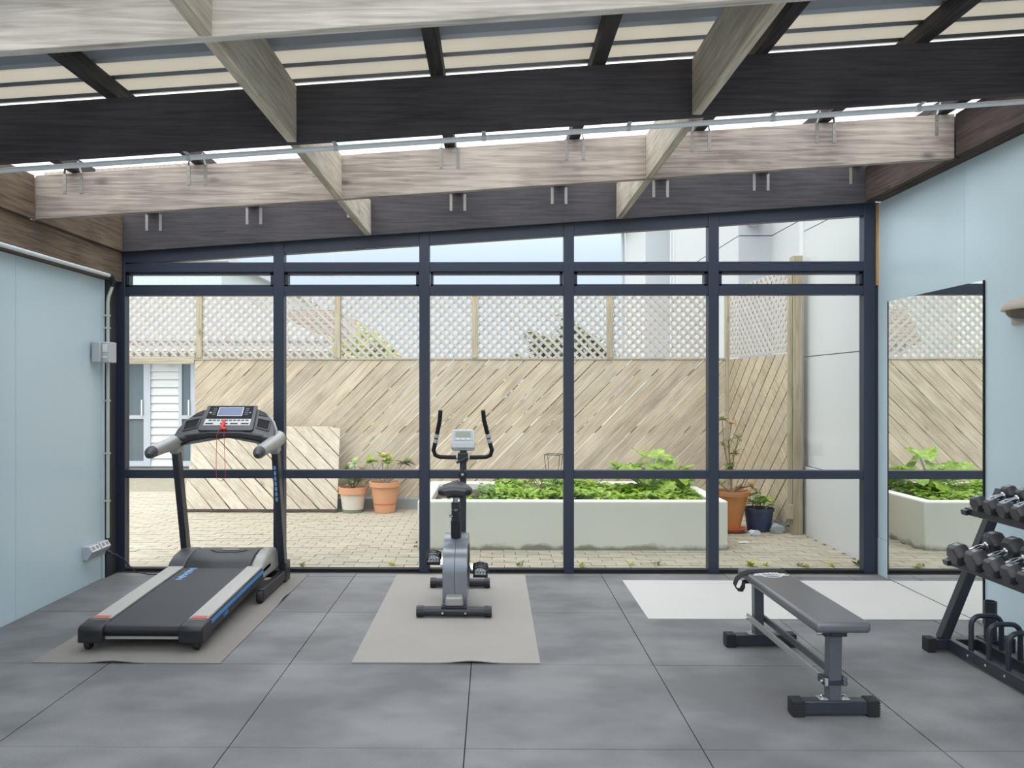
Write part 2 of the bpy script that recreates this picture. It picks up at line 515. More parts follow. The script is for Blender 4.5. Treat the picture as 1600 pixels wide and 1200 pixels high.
# ------------------------------------------------------------------ mesh builder
class MB:
    def __init__(self):
        self.v = []
        self.f = []

    def add(self, vs, fs):
        o = len(self.v)
        self.v += [tuple(p) for p in vs]
        self.f += [tuple(i + o for i in f) for f in fs]
        return self

    def box(self, x0, x1, y0, y1, z0, z1):
        return self.add([(x0, y0, z0), (x1, y0, z0), (x1, y1, z0), (x0, y1, z0),
                         (x0, y0, z1), (x1, y0, z1), (x1, y1, z1), (x0, y1, z1)],
                        [(0, 3, 2, 1), (4, 5, 6, 7), (0, 1, 5, 4), (1, 2, 6, 5), (2, 3, 7, 6), (3, 0, 4, 7)])

    def bar(self, p0, p1, w, h, up=(0, 0, 1)):
        p0, p1 = Vector(p0), Vector(p1)
        d = (p1 - p0).normalized()
        s = d.cross(Vector(up)).normalized()
        u = s.cross(d).normalized()
        vs = []
        for p in (p0, p1):
            for a, b in ((-1, -1), (1, -1), (1, 1), (-1, 1)):
                vs.append(p + s * (a * w / 2) + u * (b * h / 2))
        return self.add(vs, [(0, 1, 2, 3), (7, 6, 5, 4), (0, 4, 5, 1), (1, 5, 6, 2), (2, 6, 7, 3), (3, 7, 4, 0)])

    def rings(self, rs, closed=False):
        n = len(rs[0])
        vs = [p for r in rs for p in r]
        fs = []
        m = len(rs)
        for i in range(m if closed else m - 1):
            for j in range(n):
                a, b = i * n + j, i * n + (j + 1) % n
                c, d = ((i + 1) % m) * n + (j + 1) % n, ((i + 1) % m) * n + j
                fs.append((a, b, c, d))
        if not closed:
            fs.append(tuple(range(n - 1, -1, -1)))
            fs.append(tuple(range((m - 1) * n, m * n)))
        return self.add(vs, fs)

    def tube(self, pts, r, n=10, closed=False, flat=None):
        pts = [Vector(p) for p in pts]
        m = len(pts)
        rad = r if isinstance(r, (list, tuple)) else [r] * m
        rs = []
        ref = None
        for i, p in enumerate(pts):
            if closed:
                d = (pts[(i + 1) % m] - pts[i - 1]).normalized()
            else:
                d = (pts[min(i + 1, m - 1)] - pts[max(i - 1, 0)]).normalized()
            if ref is None:
                ref = Vector((0, 0, 1)) if abs(d.z) < 0.9 else Vector((1, 0, 0))
            s = d.cross(ref).normalized()
            u = s.cross(d).normalized()
            ref = u
            fx = flat or 1.0
            rs.append([p + (s * math.cos(2 * math.pi * k / n) + u * (fx * math.sin(2 * math.pi * k / n))) * rad[i] for k in range(n)])
        return self.rings(rs, closed)

    def lathe(self, prof, n=28, c=(0, 0, 0), axis='z'):
        rs = []
        for r, z in prof:
            ring = []
            for k in range(n):
                a = 2 * math.pi * k / n
                if axis == 'z':
                    ring.append((c[0] + r * math.cos(a), c[1] + r * math.sin(a), c[2] + z))
                elif axis == 'x':
                    ring.append((c[0] + z, c[1] + r * math.cos(a), c[2] + r * math.sin(a)))
                else:
                    ring.append((c[0] + r * math.sin(a), c[1] + z, c[2] + r * math.cos(a)))
            rs.append(ring)
        return self.rings(rs)

    def prism(self, poly, fn, d0, d1):
        n = len(poly)
        vs = [fn(u, v, d0) for u, v in poly] + [fn(u, v, d1) for u, v in poly]
        fs = [tuple(range(n - 1, -1, -1)), tuple(range(n, 2 * n))]
        for i in range(n):
            j = (i + 1) % n
            fs.append((i, j, n + j, n + i))
        return self.add(vs, fs)

    def mesh(self, name, mat, smooth=False, recalc=True):
        me = bpy.data.meshes.new(name)
        me.from_pydata(self.v, [], self.f)
        me.validate()
        if recalc:
            bm = bmesh.new()
            bm.from_mesh(me)
            bmesh.ops.recalc_face_normals(bm, faces=bm.faces)
            bm.to_mesh(me)
            bm.free()
        me.materials.append(M[mat] if isinstance(mat, str) else mat)
        if smooth:
            me.polygons.foreach_set('use_smooth', [True] * len(me.polygons))
            me.set_sharp_from_angle(angle=0.65)
        me.update()
        return me

    def build(self, name, mat, parent=None, bevel=0.0, seg=2, smooth=False, recalc=True):
        o = bpy.data.objects.new(name, self.mesh(name, mat, smooth or bevel > 0, recalc))
        C.objects.link(o)
        if parent:
            o.parent = parent
        if bevel:
            b = o.modifiers.new('bevel', 'BEVEL')
            b.width = bevel
            b.segments = seg
            b.limit_method = 'ANGLE'
            b.angle_limit = math.radians(35)
        return o


def XZ(y_sign=1):
    return lambda u, v, d: (u, d, v)


def YZ(u, v, d):
    return (d, u, v)


def XY(u, v, d):
    return (u, v, d)


def tag(o, label=None, cat=None, group=None, kind=None):
    if label:
        o['label'] = label
    if cat:
        o['category'] = cat
    if group:
        o['group'] = group
    if kind:
        o['kind'] = kind
    return o


def empty(name, loc=(0, 0, 0), rz=0.0, label=None, cat=None, group=None, kind=None):
    o = bpy.data.objects.new(name, None)
    o.empty_display_size = 0.1
    o.location = loc
    o.rotation_euler = (0, 0, rz)
    C.objects.link(o)
    return tag(o, label, cat, group, kind)


def copy_tree(o, parent=None):
    c = o.copy()
    C.objects.link(c)
    c.parent = parent
    for ch in list(o.children):
        copy_tree(ch, c)
    return c


def clip_poly(poly, x0, x1, z0, z1):
    def cut(p, inside, inter):
        out = []
        for i in range(len(p)):
            a, b = p[i - 1], p[i]
            ia, ib = inside(a), inside(b)
            if ib:
                if not ia:
                    out.append(inter(a, b))
                out.append(b)
            elif ia:
                out.append(inter(a, b))
        return out

    def lx(c):
        return lambda a, b: (c, a[1] + (b[1] - a[1]) * (c - a[0]) / (b[0] - a[0]))

    def lz(c):
        return lambda a, b: (a[0] + (b[0] - a[0]) * (c - a[1]) / (b[1] - a[1]), c)

    for ins, it in ((lambda p: p[0] >= x0, lx(x0)), (lambda p: p[0] <= x1, lx(x1)),
                    (lambda p: p[1] >= z0, lz(z0)), (lambda p: p[1] <= z1, lz(z1))):
        if len(poly) < 3:
            return []
        poly = cut(poly, ins, it)
    return poly


def diag_strips(u0, u1, v0, v1, width, pitch, sign, phase=0.0, jitter=0.0):
    """convex polygons of 45 degree strips clipped to a rectangle; pitch is measured along u"""
    out = []
    h = width / 2 * math.sqrt(2)      # half width measured along u
    H = v1 - v0
    lo = u0 - (H if sign > 0 else 0) - pitch
    hi = u1 + (0 if sign > 0 else H) + pitch
    c = lo + phase
    while c < hi:
        cc = c + random.uniform(-jitter, jitter)
        dx = H * sign
        poly = [(cc - h, v0), (cc + h, v0), (cc + h + dx, v1), (cc - h + dx, v1)]
        p = clip_poly(poly, u0, u1, v0, v1)
        if len(p) >= 3:
            ar = 0.5 * abs(sum(p[i - 1][0] * p[i][1] - p[i][0] * p[i - 1][1] for i in range(len(p))))
            if ar > 0.0008:
                out.append(p)
        c += pitch
    return out


# ================================================================== STRUCTURE
XL, XR, YW, YB = -3.12, 3.15, 6.42, -0.9   # side walls, window plane, open back


def under(x):            # underside of the rafters, rising to the right
    return 2.831 + 0.0638 * x


RH = 0.29                # rafter depth

# ---- ground outside
g = MB().box(-60, 60, -60, 90, -0.6, -0.055).build('ground', 'ground')
tag(g, 'bare grey ground around the buildings', 'ground', kind='structure')

yd = MB().box(-9, 9, -14, YB - 0.01, -0.06, -0.02).build('floor_bounce_yard', 'concrete')  # unseen pale slab behind the camera, added to bounce daylight into the gym
tag(yd, 'unseen concrete yard added behind the gym to bounce light in', 'yard', kind='structure')
# ---- floor of rubber tiles
fl = MB().box(XL, XR, YB, YW + 0.02, -0.05, -0.012).build('floor', 'floor_gap')
tag(fl, 'dark grey rubber tile floor of the gym', 'floor', kind='structure')
xs = [XL] + [-1.118 + k for k in range(-1, 5) if XL + 0.05 < -1.118 + k < XR - 0.05] + [XR]
ys = [YB] + [3.288 + k for k in range(-4, 4) if 3.288 + k > YB + 0.05] + [YW - 0.02]
for i in range(len(xs) - 1):
    for j in range(len(ys) - 1):
        e = 0.0025
        MB().box(xs[i] + e, xs[i + 1] - e, ys[j] + e, ys[j + 1] - e, -0.012, random.uniform(-0.0008, 0.0008)).build('rubber_tile', 'rubber', fl)

# ---- left wall
wl = MB().box(XL - 0.10, XL - 0.006, YB, 6.22, -0.05, 2.39).build('wall_left', 'wall_joint')
tag(wl, 'pale blue panelled side wall with power outlet', 'wall', kind='structure')
yy = [YB, 0.27, 1.47, 2.67, 3.87, 5.07, 6.22]
for a, b in zip(yy[:-1], yy[1:]):
    MB().box(XL - 0.012, XL, a + 0.0015, b - 0.0015, 0, 2.388).build('wall_panel', 'wall', wl)
MB().box(XL - 0.02, XL + 0.012, 6.19, 6.225, 0, 2.388).build('corner_trim', 'wall', wl, bevel=0.004)
MB().box(XL - 0.10, XL + 0.02, 6.232, YW + 0.05, 0, 2.39).build('dark_reveal', 'frame_dark', wl)

# ---- right wall
wr = MB().box(XR + 0.006, XR + 0.10, YB, YW + 0.0, -0.05, 3.03).build('wall_right', 'wall_joint')
tag(wr, 'pale blue panelled side wall with mirror', 'wall', kind='structure')
yy = [YB, 0.45, 1.65, 2.85, 4.05, 5.25, YW]
for a, b in zip(yy[:-1], yy[1:]):
    MB().box(XR, XR + 0.012, a + 0.0015, b - 0.0015, 0.302, 3.03).build('wall_panel', 'wall', wr)
    MB().box(XR - 0.003, XR + 0.012, a + 0.0015, b - 0.0015, 0, 0.299).build('wall_panel', 'wall', wr)

# ---- ceiling: rafters, noggings, purlins with straps, roofing
ce = empty('ceiling', (0, 0, 2.8), label='pitched roof of heavy timber beams under ribbed sheeting', cat='ceiling', kind='structure')


def cchild(mb, name, mat, bevel=0.0, parent=None):
    o = mb.build(name, mat, parent or ce, bevel=bevel)
    if not parent:
        o.location = (0, 0, -2.8)
    return o


def rafter(y, mat, x0=-3.03, x1=3.02, t=0.047, h=RH):
    mb = MB().prism([(x0, under(x0)), (x1, under(x1)), (x1, under(x1) + h), (x0, under(x0) + h)], XZ(), y, y + t)
    return cchild(mb, 'rafter', mat, bevel=0.003)


RY = [2.762, 3.955, 5.14, 6.37]
rafter(RY[0], 'rafter_pale')
rafter(RY[1], 'rafter_dark')
rafter(RY[2], 'rafter_grey')
rafter(RY[3], 'rafter_dark', -3.1, 3.1, h=0.38)
rafter(1.57, 'rafter_dark')
rafter(0.38, 'rafter_grey')
allR = [0.38, 1.57] + RY
for xn in (-1.02, 1.03):
    for a, b in zip(allR[:-1], allR[1:]):
        z = under(xn)
        mb = MB().box(xn - 0.024, xn + 0.024, a + 0.048, b - 0.001, z + 0.001, z + RH - 0.004)
        cchild(mb, 'nogging', 'nog', bevel=0.003)
# edge beams on the two side walls
for a, b in zip(allR[:-1], allR[1:]):
    z = under(-3.0)
    cchild(MB().box(-3.085, -3.035, a + 0.048, b - 0.001, z + 0.0, z + RH), 'edge_nogging', 'edge_brown', bevel=0.003)
    z = under(3.0)
    cchild(MB().box(3.025, 3.075, a + 0.048, b - 0.001, z + 0.012, z + RH), 'edge_nogging', 'edge_dark', bevel=0.003)
cchild(MB().box(XL - 0.09, -3.06, YB, YW - 0.005, 2.392, under(-3.0) - 0.0005), 'wall_plate', 'edge_brown', bevel=0.004)
cchild(MB().box(3.08, XR + 0.09, YB, YW - 0.05, 3.032, 3.33), 'wall_plate', 'edge_dark', bevel=0.004)
# a board lying behind the top of the third rafter at the low end
cchild(MB().prism([(-3.1, under(-3.1) + RH - 0.01), (-1.95, under(-1.95) + RH - 0.01), (-2.05, under(-2.05) + RH + 0.085), (-3.1, under(-3.1) + RH + 0.085)], XZ(), 5.36, 5.385),
       'packer_board', 'nog')

PX = [-2.78, -1.955, -1.125, -0.285, 0.54, 1.365, 2.18, 2.96]
for xp in PX:
    z = under(xp) + RH
    cchild(MB().box(xp - 0.035, xp + 0.035, YB, 6.365, z + 0.012, z + 0.092), 'purlin', 'purlin', bevel=0.003)
    for i, y in enumerate(RY[2:]):
        for s in (-1, 1):
            if xp + s * 0.05 > 3.0:
                continue
            mb = MB().box(xp + s * 0.056 - 0.011, xp + s * 0.056 + 0.011, y - 0.003, y - 0.0005, z - 0.135, z + 0.0)
            mb.bar((xp + s * 0.056, y - 0.002, z - 0.002), (xp + s * 0.038, y - 0.012, z + 0.075), 0.022, 0.002, up=(1, 0, 0))
            for k in range(3):
                mb.box(xp + s * 0.056 - 0.003, xp + s * 0.056 + 0.003, y - 0.0055, y - 0.003, z - 0.125 + k * 0.042, z - 0.119 + k * 0.042)
            cchild(mb, 'strap', 'galv')


def sheet(y0, y1, mat, name, rib_mat=None):
    """trapezoidal roofing, ribs running down the slope"""
    seg = []
    y = y0
    while y < y1 - 0.01:
        st = [(0, 0), (0.145, 0), (0.155, 0.028), (0.185, 0.028), (0.195, 0)]
        for (a, za), (b, zb) in zip(st[:-1], st[1:]):
            if y + a < y1 - 1e-4:
                seg.append((y + a, min(y + b, y1), za, zb, za == 0 and zb == 0))
        y += 0.195
    for rib in ((False, True) if rib_mat else (None,)):
        mb = MB()
        for ya, yb, za, zb, pan in seg:
            if rib is not None and pan == rib:
                continue
            vs = []
            for x in (-3.45, 3.45):
                zr = under(x) + RH + 0.094
                vs += [(x, ya, zr + za), (x, yb, zr + zb)]
            mb.add(vs, [(0, 1, 3, 2)])
        cchild(mb, name if not rib else 'roof_rib', mat if not rib else rib_mat)


sheet(2.4, 3.765, 'roof_metal', 'roof_sheet')
sheet(3.765, 4.17, 'tan_sheet', 'translucent_sheet', 'rib_grey')
for a, b in ((YB - 0.2, 2.4), (4.17, 6.75)):
    sheet(a, b, 'clear_roof', 'clear_roof_sheet')

# ---- glazed wall
FT = 0.085   # frame depth
win = empty('window_1', (0, YW, 0), label='navy framed glazed end wall with five tall bays', cat='window', kind='structure')


def wchild(mb, name, mat, parent=None, bevel=0.0, loc=True):
    o = mb.build(name, mat, parent or win, bevel=bevel)
    if parent is None:
        o.location = (0, -YW, 0)
    return o


posts = [(180, 195), (427, 443.5), (655, 671), (881, 897), (1107, 1123.5), (1350, 1368)]
PB = []
for a, b in posts:
    PB.append((at(a, 600, Y=YW).x, at(b, 600, Y=YW).x))


def head(x):
    return under(x) + 0.05


for i, (a, b) in enumerate(PB):
    aa = a - (0.06 if i == 0 else 0)
    mb = MB().prism([(aa, 0), (b, 0), (b, head(b)), (aa, head(aa))], XZ(), YW, YW + FT)
    wchild(mb, 'mullion', 'frame', bevel=0.003)
Zm0, Zm1 = at(800, 748, Y=YW).z, at(800, 735, Y=YW).z
Zs0, Zs1 = at(800, 461, Y=YW).z, at(800, 447, Y=YW).z
Zt0, Zt1 = at(800, 424, Y=YW).z, at(800, 409, Y=YW).z
for i in range(5):
    x0, x1 = PB[i][1], PB[i + 1][0]
    e = 0.0005
    wchild(MB().box(x0 + e, x1 - e, YW + 0.004, YW + FT - 0.004, Zm0, Zm1), 'transom', 'frame', bevel=0.002)
    wchild(MB().box(x0 + e, x1 - e, YW + 0.004, YW + FT - 0.004, Zs0, Zs1), 'transom', 'frame', bevel=0.002)
    wchild(MB().box(x0 + e, x1 - e, YW + 0.004, YW + FT - 0.004, Zt0, Zt1), 'transom', 'frame', bevel=0.002)
    hb = 0.143
    wchild(MB().prism([(x0 + e, head(x0) - hb), (x1 - e, head(x1) - hb), (x1 - e, head(x1)), (x0 + e, head(x0))], XZ(), YW + 0.004, YW + FT - 0.004),
           'head_rail', 'frame', bevel=0.002)
    wchild(MB().box(x0 + e, x1 - e, YW + 0.01, YW + FT - 0.004, 0.0, 0.028), 'sill', 'seal', bevel=0.002)
    yg = YW + FT * 0.55
    wchild(MB().box(x0, x1, yg, yg + 0.006, 0.028, Zm0), 'pane', 'glass')
    wchild(MB().box(x0, x1, yg, yg + 0.006, Zm1, Zs0), 'pane', 'glass')
    zl, zr = head(x0) - hb, head(x1) - hb
    if zl > Zt1 + 0.004:
        pg = [(x0, Zt1), (x1, Zt1), (x1, zr), (x0, zl)]
    else:
        xc = x0 + (Zt1 + 0.001 - zl) / (zr - zl) * (x1 - x0)
        pg = [(xc, Zt1), (x1, Zt1), (x1, zr)]
    wchild(MB().prism(pg, XZ(), yg, yg + 0.006), 'pane', 'glass')
    # top-hung sash, a little open outwards
    ob = 0.03
    sash = MB()
    s0, s1, q0, q1 = x0 + 0.006, x1 - 0.006, Zs1 + 0.004, Zt0 - 0.004
    fw = 0.022
    for bx in ((s0, s1, q0, q0 + fw * 0.6), (s0, s1, q1 - fw * 0.8, q1), (s0, s0 + fw, q0, q1), (s1 - fw, s1, q0, q1)):
        sash.box(bx[0], bx[1], YW + 0.02, YW + FT + 0.005, bx[2], bx[3])
    so_ = wchild(sash, 'sash_frame', 'frame')
    wchild(MB().box(s0 + fw, s1 - fw, yg + 0.01, yg + 0.016, q0 + fw * 0.6, q1 - fw * 0.8), 'pane', 'glass', parent=so_)
# raw timber packer beside the right post
tr = MB().box(PB[5][1] + 0.003, PB[5][1] + 0.035, YW - 0.012, YW + 0.05, 2.36, 3.02).build('trim_1', 'raw_pine', bevel=0.003)
tf = MB().box(PB[5][1] + 0.001, XR + 0.05, YW + 0.052, YW + FT, 0.0, 3.05).box(PB[5][1] + 0.001, XR + 0.004, YW + 0.001, YW + 0.05, 0.0, 2.355).build('trim_2', 'frame_dark')
tag(tf, 'dark filler strip between window frame and blue wall', 'trim', kind='structure')
tag(tr, 'strip of raw orange pine between window frame and blue wall', 'trim', kind='structure')

# ================================================================== OUTDOORS, fixed parts
# ---- paving
pv = MB().box(-9.0, 3.6, YW + 0.09, 15.0, -0.055, -0.022).build('floor_patio', 'paver_sand')
tag(pv, 'weathered brick paving of the courtyard', 'paving', kind='structure')
BL, BW = 0.215, 0.105
shared = {}


def paver_mesh(l):
    k = round(l, 3)
    if k not in shared:
        e = 0.0028
        shared[k] = MB().box(-l / 2 + e, l / 2 - e, -BW / 2 + e, BW / 2 - e, -0.03, 0.0).mesh('paver', 'paver')
    return shared[k]


far = MB()
cnt = 0
row = 0
y = YW + 0.15
while y < 11.5:
    off = BL / 2 if row % 2 else 0
    x = -7.2 + off - 0.01
    while x < 3.26:
        inside_planter = (-0.72 < x < 2.23 and 7.40 < y < 8.92)
        if not inside_planter:
            zz = -0.004 + random.uniform(-0.002, 0.0015)
            vis = (at(190, 700, Y=y).x - 0.1 < x < 3.3)
            if cnt < 300 and vis:
                o = bpy.data.objects.new('paver', paver_mesh(BL))
                C.objects.link(o)
                o.parent = pv
                o.location = (x, y, zz)
                o.rotation_euler = (random.uniform(-.006, .006), random.uniform(-.006, .006), random.uniform(-.008, .008))
                cnt += 1
            elif vis:
                e = 0.003
                far.box(x - BL / 2 + e, x + BL / 2 - e, y - BW / 2 + e, y + BW / 2 - e, -0.03, zz)
        x += BL
    y += BW
    row += 1
fo = far.build('paver_field', 'paver', pv, recalc=False)
tag(fo, kind='stuff')

# ---- rear fence: diagonal boards
FY = 9.88
FX0, FX1, FZ0, FZ1 = at(305, 600, Y=FY).x, 2.93, 0.14, at(800, 562, Y=FY).z
fence = empty('timber_fence', (0, FY, 0), label='tall fence of diagonal pale timber boards across the courtyard', cat='fence')


def fchild(mb, name, mat, root=fence, bevel=0.0):
    o = mb.build(name, mat, root, bevel=bevel)
    o.location = -root.location
    return o


for p in diag_strips(FX0, FX1, FZ0, FZ1, 0.150, 0.225, 1, phase=0.03, jitter=0.004):
    dy = random.uniform(0, 0.004)
    fchild(MB().prism(p, XZ(), FY - 0.012 + dy, FY + 0.010 + dy), 'board', 'fence')
for z in (0.35, 1.0, 1.72):
    fchild(MB().box(FX0, FX1, FY + 0.016, FY + 0.06, z - 0.045, z + 0.045), 'rail', 'fence_rail')
fchild(MB().box(FX0, FX1, FY - 0.05, FY + 0.09, -0.03, 0.135), 'plinth', 'stone', bevel=0.01)
fchild(MB().box(FX0 - 0.004, FX1, FY - 0.022, FY + 0.04, FZ1 + 0.001, FZ1 + 0.02), 'cap_rail', 'fence_rail')

# ---- lattice panels above
LZ0, LZ1 = FZ1 + 0.021, at(800, 452, Y=FY).z
lx = [at(p, 500, Y=FY).x for p in (190, 312, 528, 742, 953, 1128)]
lat_labels = ['weathered lattice panel above the opening beside the house',
              'weathered lattice panel in front of the grey house roof',
              'weathered lattice panel in front of the yellow bush',
              'weathered lattice panel against open white sky',
              'weathered lattice panel in front of the white building']


def lattice(name, u0, u1, z0, z1, mapf, mapb, label):
    r = empty(name, mapf((u0 + u1) / 2, z0, 0), label=label, cat='lattice', group='lattice panels on the fence')
    for sgn, fn in ((-1, mapf), (1, mapb)):
        for p in diag_strips(u0, u1, z0, z1, 0.034, 0.113, sgn, phase=0.02, jitter=0.003):
            o = MB().prism(p, fn, 0.0, 0.008).build('lattice_strip', 'lattice', r)
            o.location = -r.location
    return r


for i in range(5):
    u0, u1 = lx[i] + (0.04 if i else 0), lx[i + 1] - 0.04
    lattice('lattice_panel', u0, u1, LZ0 if i else LZ0 + 0.02, LZ1, lambda u, v, d: (u, FY - 0.012 + d, v), lambda u, v, d: (u, FY - 0.002 + d, v), lat_labels[i])
for i in range(1, 5):
    x = lx[i]
    fchild(MB().box(x - 0.037, x + 0.037, FY - 0.03, FY + 0.06, LZ0 + 0.001, LZ1), 'post', 'fence_frame', bevel=0.004)
fchild(MB().box(FX1 + 0.002, FX1 + 0.05, FY - 0.03, FY + 0.05, 0.0, LZ1), 'post', 'fence_frame', bevel=0.004)
# beam over the opening on the left
fchild(MB().box(lx[0] - 0.3, FX0 - 0.005, FY - 0.02, FY + 0.03, FZ1 - 0.055, FZ1 + 0.035), 'lintel', 'fence_rail', bevel=0.004)

# ---- return fence on the right, running towards the gym
RP0, RP1 = Vector((2.985, 9.84, 0)), Vector((3.108, 8.225, 0))
rl = (RP1 - RP0).length
rd = (RP1 - RP0).normalized()
rn = Vector((-rd.y, rd.x, 0))
if rn.x > 0:
    rn = -rn
rf = empty('return_fence', RP1, label='side fence of steep diagonal boards ending at a thick post', cat='fence')


def rmap(off):
    def fn(u, v, d):
        q = RP0 + rd * u + rn * (off + d)
        return (q.x, q.y, v)
    return fn


for p in diag_strips(0.0, rl, 0.10, FZ1, 0.145, 0.225, 1, phase=0.1, jitter=0.003):
    fchild(MB().prism(p, rmap(0.0), 0.0, 0.02 + random.uniform(0, .004)), 'board', 'fence_side', rf)
for z in (0.35, 1.0, 1.72):
    fchild(MB().prism([(0, z - .045), (rl, z - .045), (rl, z + .045), (0, z + .045)], rmap(-0.046), 0, 0.044), 'rail', 'fence_rail', rf)
pc = at(1242, 800, Y=8.2)
fchild(MB().box(pc.x - 0.035, pc.x + 0.065, 8.15, 8.26, -0.02, 2.90), 'post', 'fence_frame', rf, bevel=0.006)
fchild(MB().box(pc.x - 0.082, pc.x - 0.037, 8.168, 8.205, 0.16, 2.72), 'batten', 'fence_frame', rf, bevel=0.004)
fchild(MB().box(pc.x - 0.084, pc.x - 0.04, 8.13, 8.168, 0.16, 0.31), 'hinge_block', 'fence_frame', rf, bevel=0.003)
fchild(MB().prism([(0.05, 0.0), (rl - 0.05, 0.0), (rl - 0.05, 0.09), (0.05, 0.15)], rmap(0.002), 0.0, 0.03), 'plinth', 'stone', rf)
lattice('lattice_panel', 0.01, rl - 0.02, LZ0, LZ1, rmap(0.010), rmap(0.001), 'weathered lattice panel on the side fence by the thick post')

# ---- building on the right: cladding panels in steps
nb = empty('neighbour_building', (3.3, 8.0, 0), label='pale clad two storey building stepping back beside the courtyard', cat='building')


def nchild(mb, name, mat, bevel=0.0, parent=None):
    o = mb.build(name, mat, parent or nb, bevel=bevel)
    if parent is None:
        o.location = -nb.location
    return o


HB = 7.6
nchild(MB().box(3.305, 9, 6.55, 8.28, -0.05, HB), 'wall_core', 'clad_joint')
for z0, z1, pr in ((-0.05, 0.70, 0.028), (0.71, 1.845, 0.0), (1.855, 3.17, 0.0), (3.18, HB, 0.0)):
    nchild(MB().box(3.285 - pr, 3.306, 6.5, 8.29, z0, z1), 'cladding_panel', 'clad')
nchild(MB().box(3.27, 3.33, 8.275, 8.36, 0.0, HB), 'corner_board', 'house_white')
nchild(MB().box(4.02, 9, 8.29, 11.3, -0.05, HB), 'wall_core', 'clad_joint')
for z0, z1 in ((-0.05, 1.2), (1.21, 3.70), (3.715, HB)):
    nchild(MB().box(4.0, 4.03, 8.29, 11.24, z0, z1), 'cladding_panel', 'clad')
nchild(MB().box(3.55, 9, 11.27, 15.2, -0.05, HB), 'wall_core', 'clad_joint')
for z0, z1 in ((-0.05, 1.2), (1.21, 3.70), (3.715, HB)):
    nchild(MB().box(3.53, 4.03, 11.24, 11.27, z0, z1), 'cladding_panel', 'clad_grey')
    nchild(MB().box(3.53, 3.56, 11.275, 15.2, z0, z1), 'cladding_panel', 'clad')
nchild(MB().box(4.6, 9, 15.2, 20.0, -0.05, HB), 'wall_core', 'clad_grey')
nchild(MB().box(3.9, 9, 20.0, 23.0, -0.05, 6.4), 'wall_core', 'clad')
nchild(MB().box(3.9, 4.6, 19.97, 20.0, -0.05, 6.4), 'cladding_panel', 'clad_grey')
nchild(MB().box(3.60, 9, 19.6, 23.3, 6.2, 6.42), 'eave', 'clad_grey')
nchild(MB().tube([(3.84, 23.1, 0), (3.84, 23.1, 6.2)], 0.05), 'downpipe', 'clad_grey')
nchild(MB().box(3.50, 3.56, 15.15, 15.24, 0, HB), 'corner_board', 'house_white')
nchild(MB().box(3.48, 3.53, 15.3, 15.38, 0, HB), 'downpipe', 'house_white')
# window in the recess, seen edge-on
for y0, y1, z0, z1 in ((9.35, 10.0, 2.9, 4.35), (8.5, 9.3, 2.2, 4.45)):
    f_ = nchild(MB().box(3.94, 4.0, y0 - 0.08, y1 + 0.08, z0 - 0.08, z1 + 0.08), 'window', 'house_white')
    g_ = MB().box(3.935, 3.941, y0, y1, z0, z1).build('pane', 'house_glass', f_)
    mm_ = MB()
    for k in range(1, 5):
        zz = z0 + (z1 - z0) * k / 5
        mm_.box(3.928, 3.936, y0, y1, zz - 0.02, zz + 0.02)
    mm_.build('glazing_bar', 'house_white', f_)
vent = MB().lathe([(0.02, 0), (0.11, 0.0), (0.11, 0.12), (0.06, 0.16), (0.0, 0.16)], n=16, c=(0, 0, 0), axis='y')
vo_ = vent.build('flood_lamp', 'white', nb, smooth=True)
vo_.location = Vector((3.72, 11.1, 3.95)) - nb.location

# ---- white weatherboard house through the opening
hs = empty('weatherboard_house', (-7, 15, 0), label='white weatherboard house with grey glass doors beyond the fence opening', cat='building')


def hchild(mb, name, mat, bevel=0.0, parent=None):
    o = mb.build(name, mat, parent or hs, bevel=bevel)
    if parent is None:
        o.location = -hs.location
    return o


HY = 15.0
hchild(MB().box(-12, -3.0, HY + 0.03, 22, -0.05, 2.30), 'wall_core', 'house_white')
bx0, bx1 = at(237, 600, Y=HY).x, at(281, 600, Y=HY).x
z = 0.02
while z < 2.25:
    hchild(MB().prism([(HY - 0.035, z), (HY + 0.03, z), (HY + 0.03, z + 0.150), (HY - 0.008, z + 0.150)], YZ, bx0, bx1), 'weatherboard', 'house_white')
    z += 0.152
for a, b in ((196, 237), (281, 310)):
    dx0, dx1 = at(a, 600, Y=HY).x, at(b, 600, Y=HY).x
    d_ = MB()
    for q in ((dx0, dx0 + 0.06, 0.02, 2.05), (dx1 - 0.13, dx1, 0.02, 2.05), (dx0 + 0.06, dx1 - 0.13, 1.99, 2.05), (dx0 + 0.06, dx1 - 0.13, 0.02, 0.12), (dx0 + 0.06, dx1 - 0.13, 0.93, 1.0)):
        d_.box(q[0], q[1], HY - 0.06, HY, q[2], q[3])
    dd = hchild(d_, 'glass_door', 'alu')
    MB().box(dx0 + 0.05, dx1 - 0.12, HY - 0.02, HY - 0.01, 0.1, 2.0).build('pane', 'house_glass', dd)
    MB().tube([(dx1 - 0.15, HY - 0.1, 1.0), (dx1 - 0.15, HY - 0.1, 1.3)], 0.015).build('handle', 'white', dd)
hchild(MB().box(-12, -3.0, HY - 0.45, HY + 0.03, 2.22, 2.36), 'gutter', 'house_white')
hchild(MB().prism([(-12, 0), (-3.0, 0), (-6.0, 1), (-12, 1)], lambda u, v, d: (u, HY - 0.5 + v * 4.0, 2.36 + v * 1.25 + d), 0, 0.05), 'roof', 'roof_iron')
hchild(MB().lathe([(0.001, -0.12), (0.09, -0.1), (0.10, 0.0), (0.001, 0.02)], n=14, c=(at(267, 600, Y=HY).x, HY - 0.12, 2.12)), 'porch_lamp', 'lamp_beige')

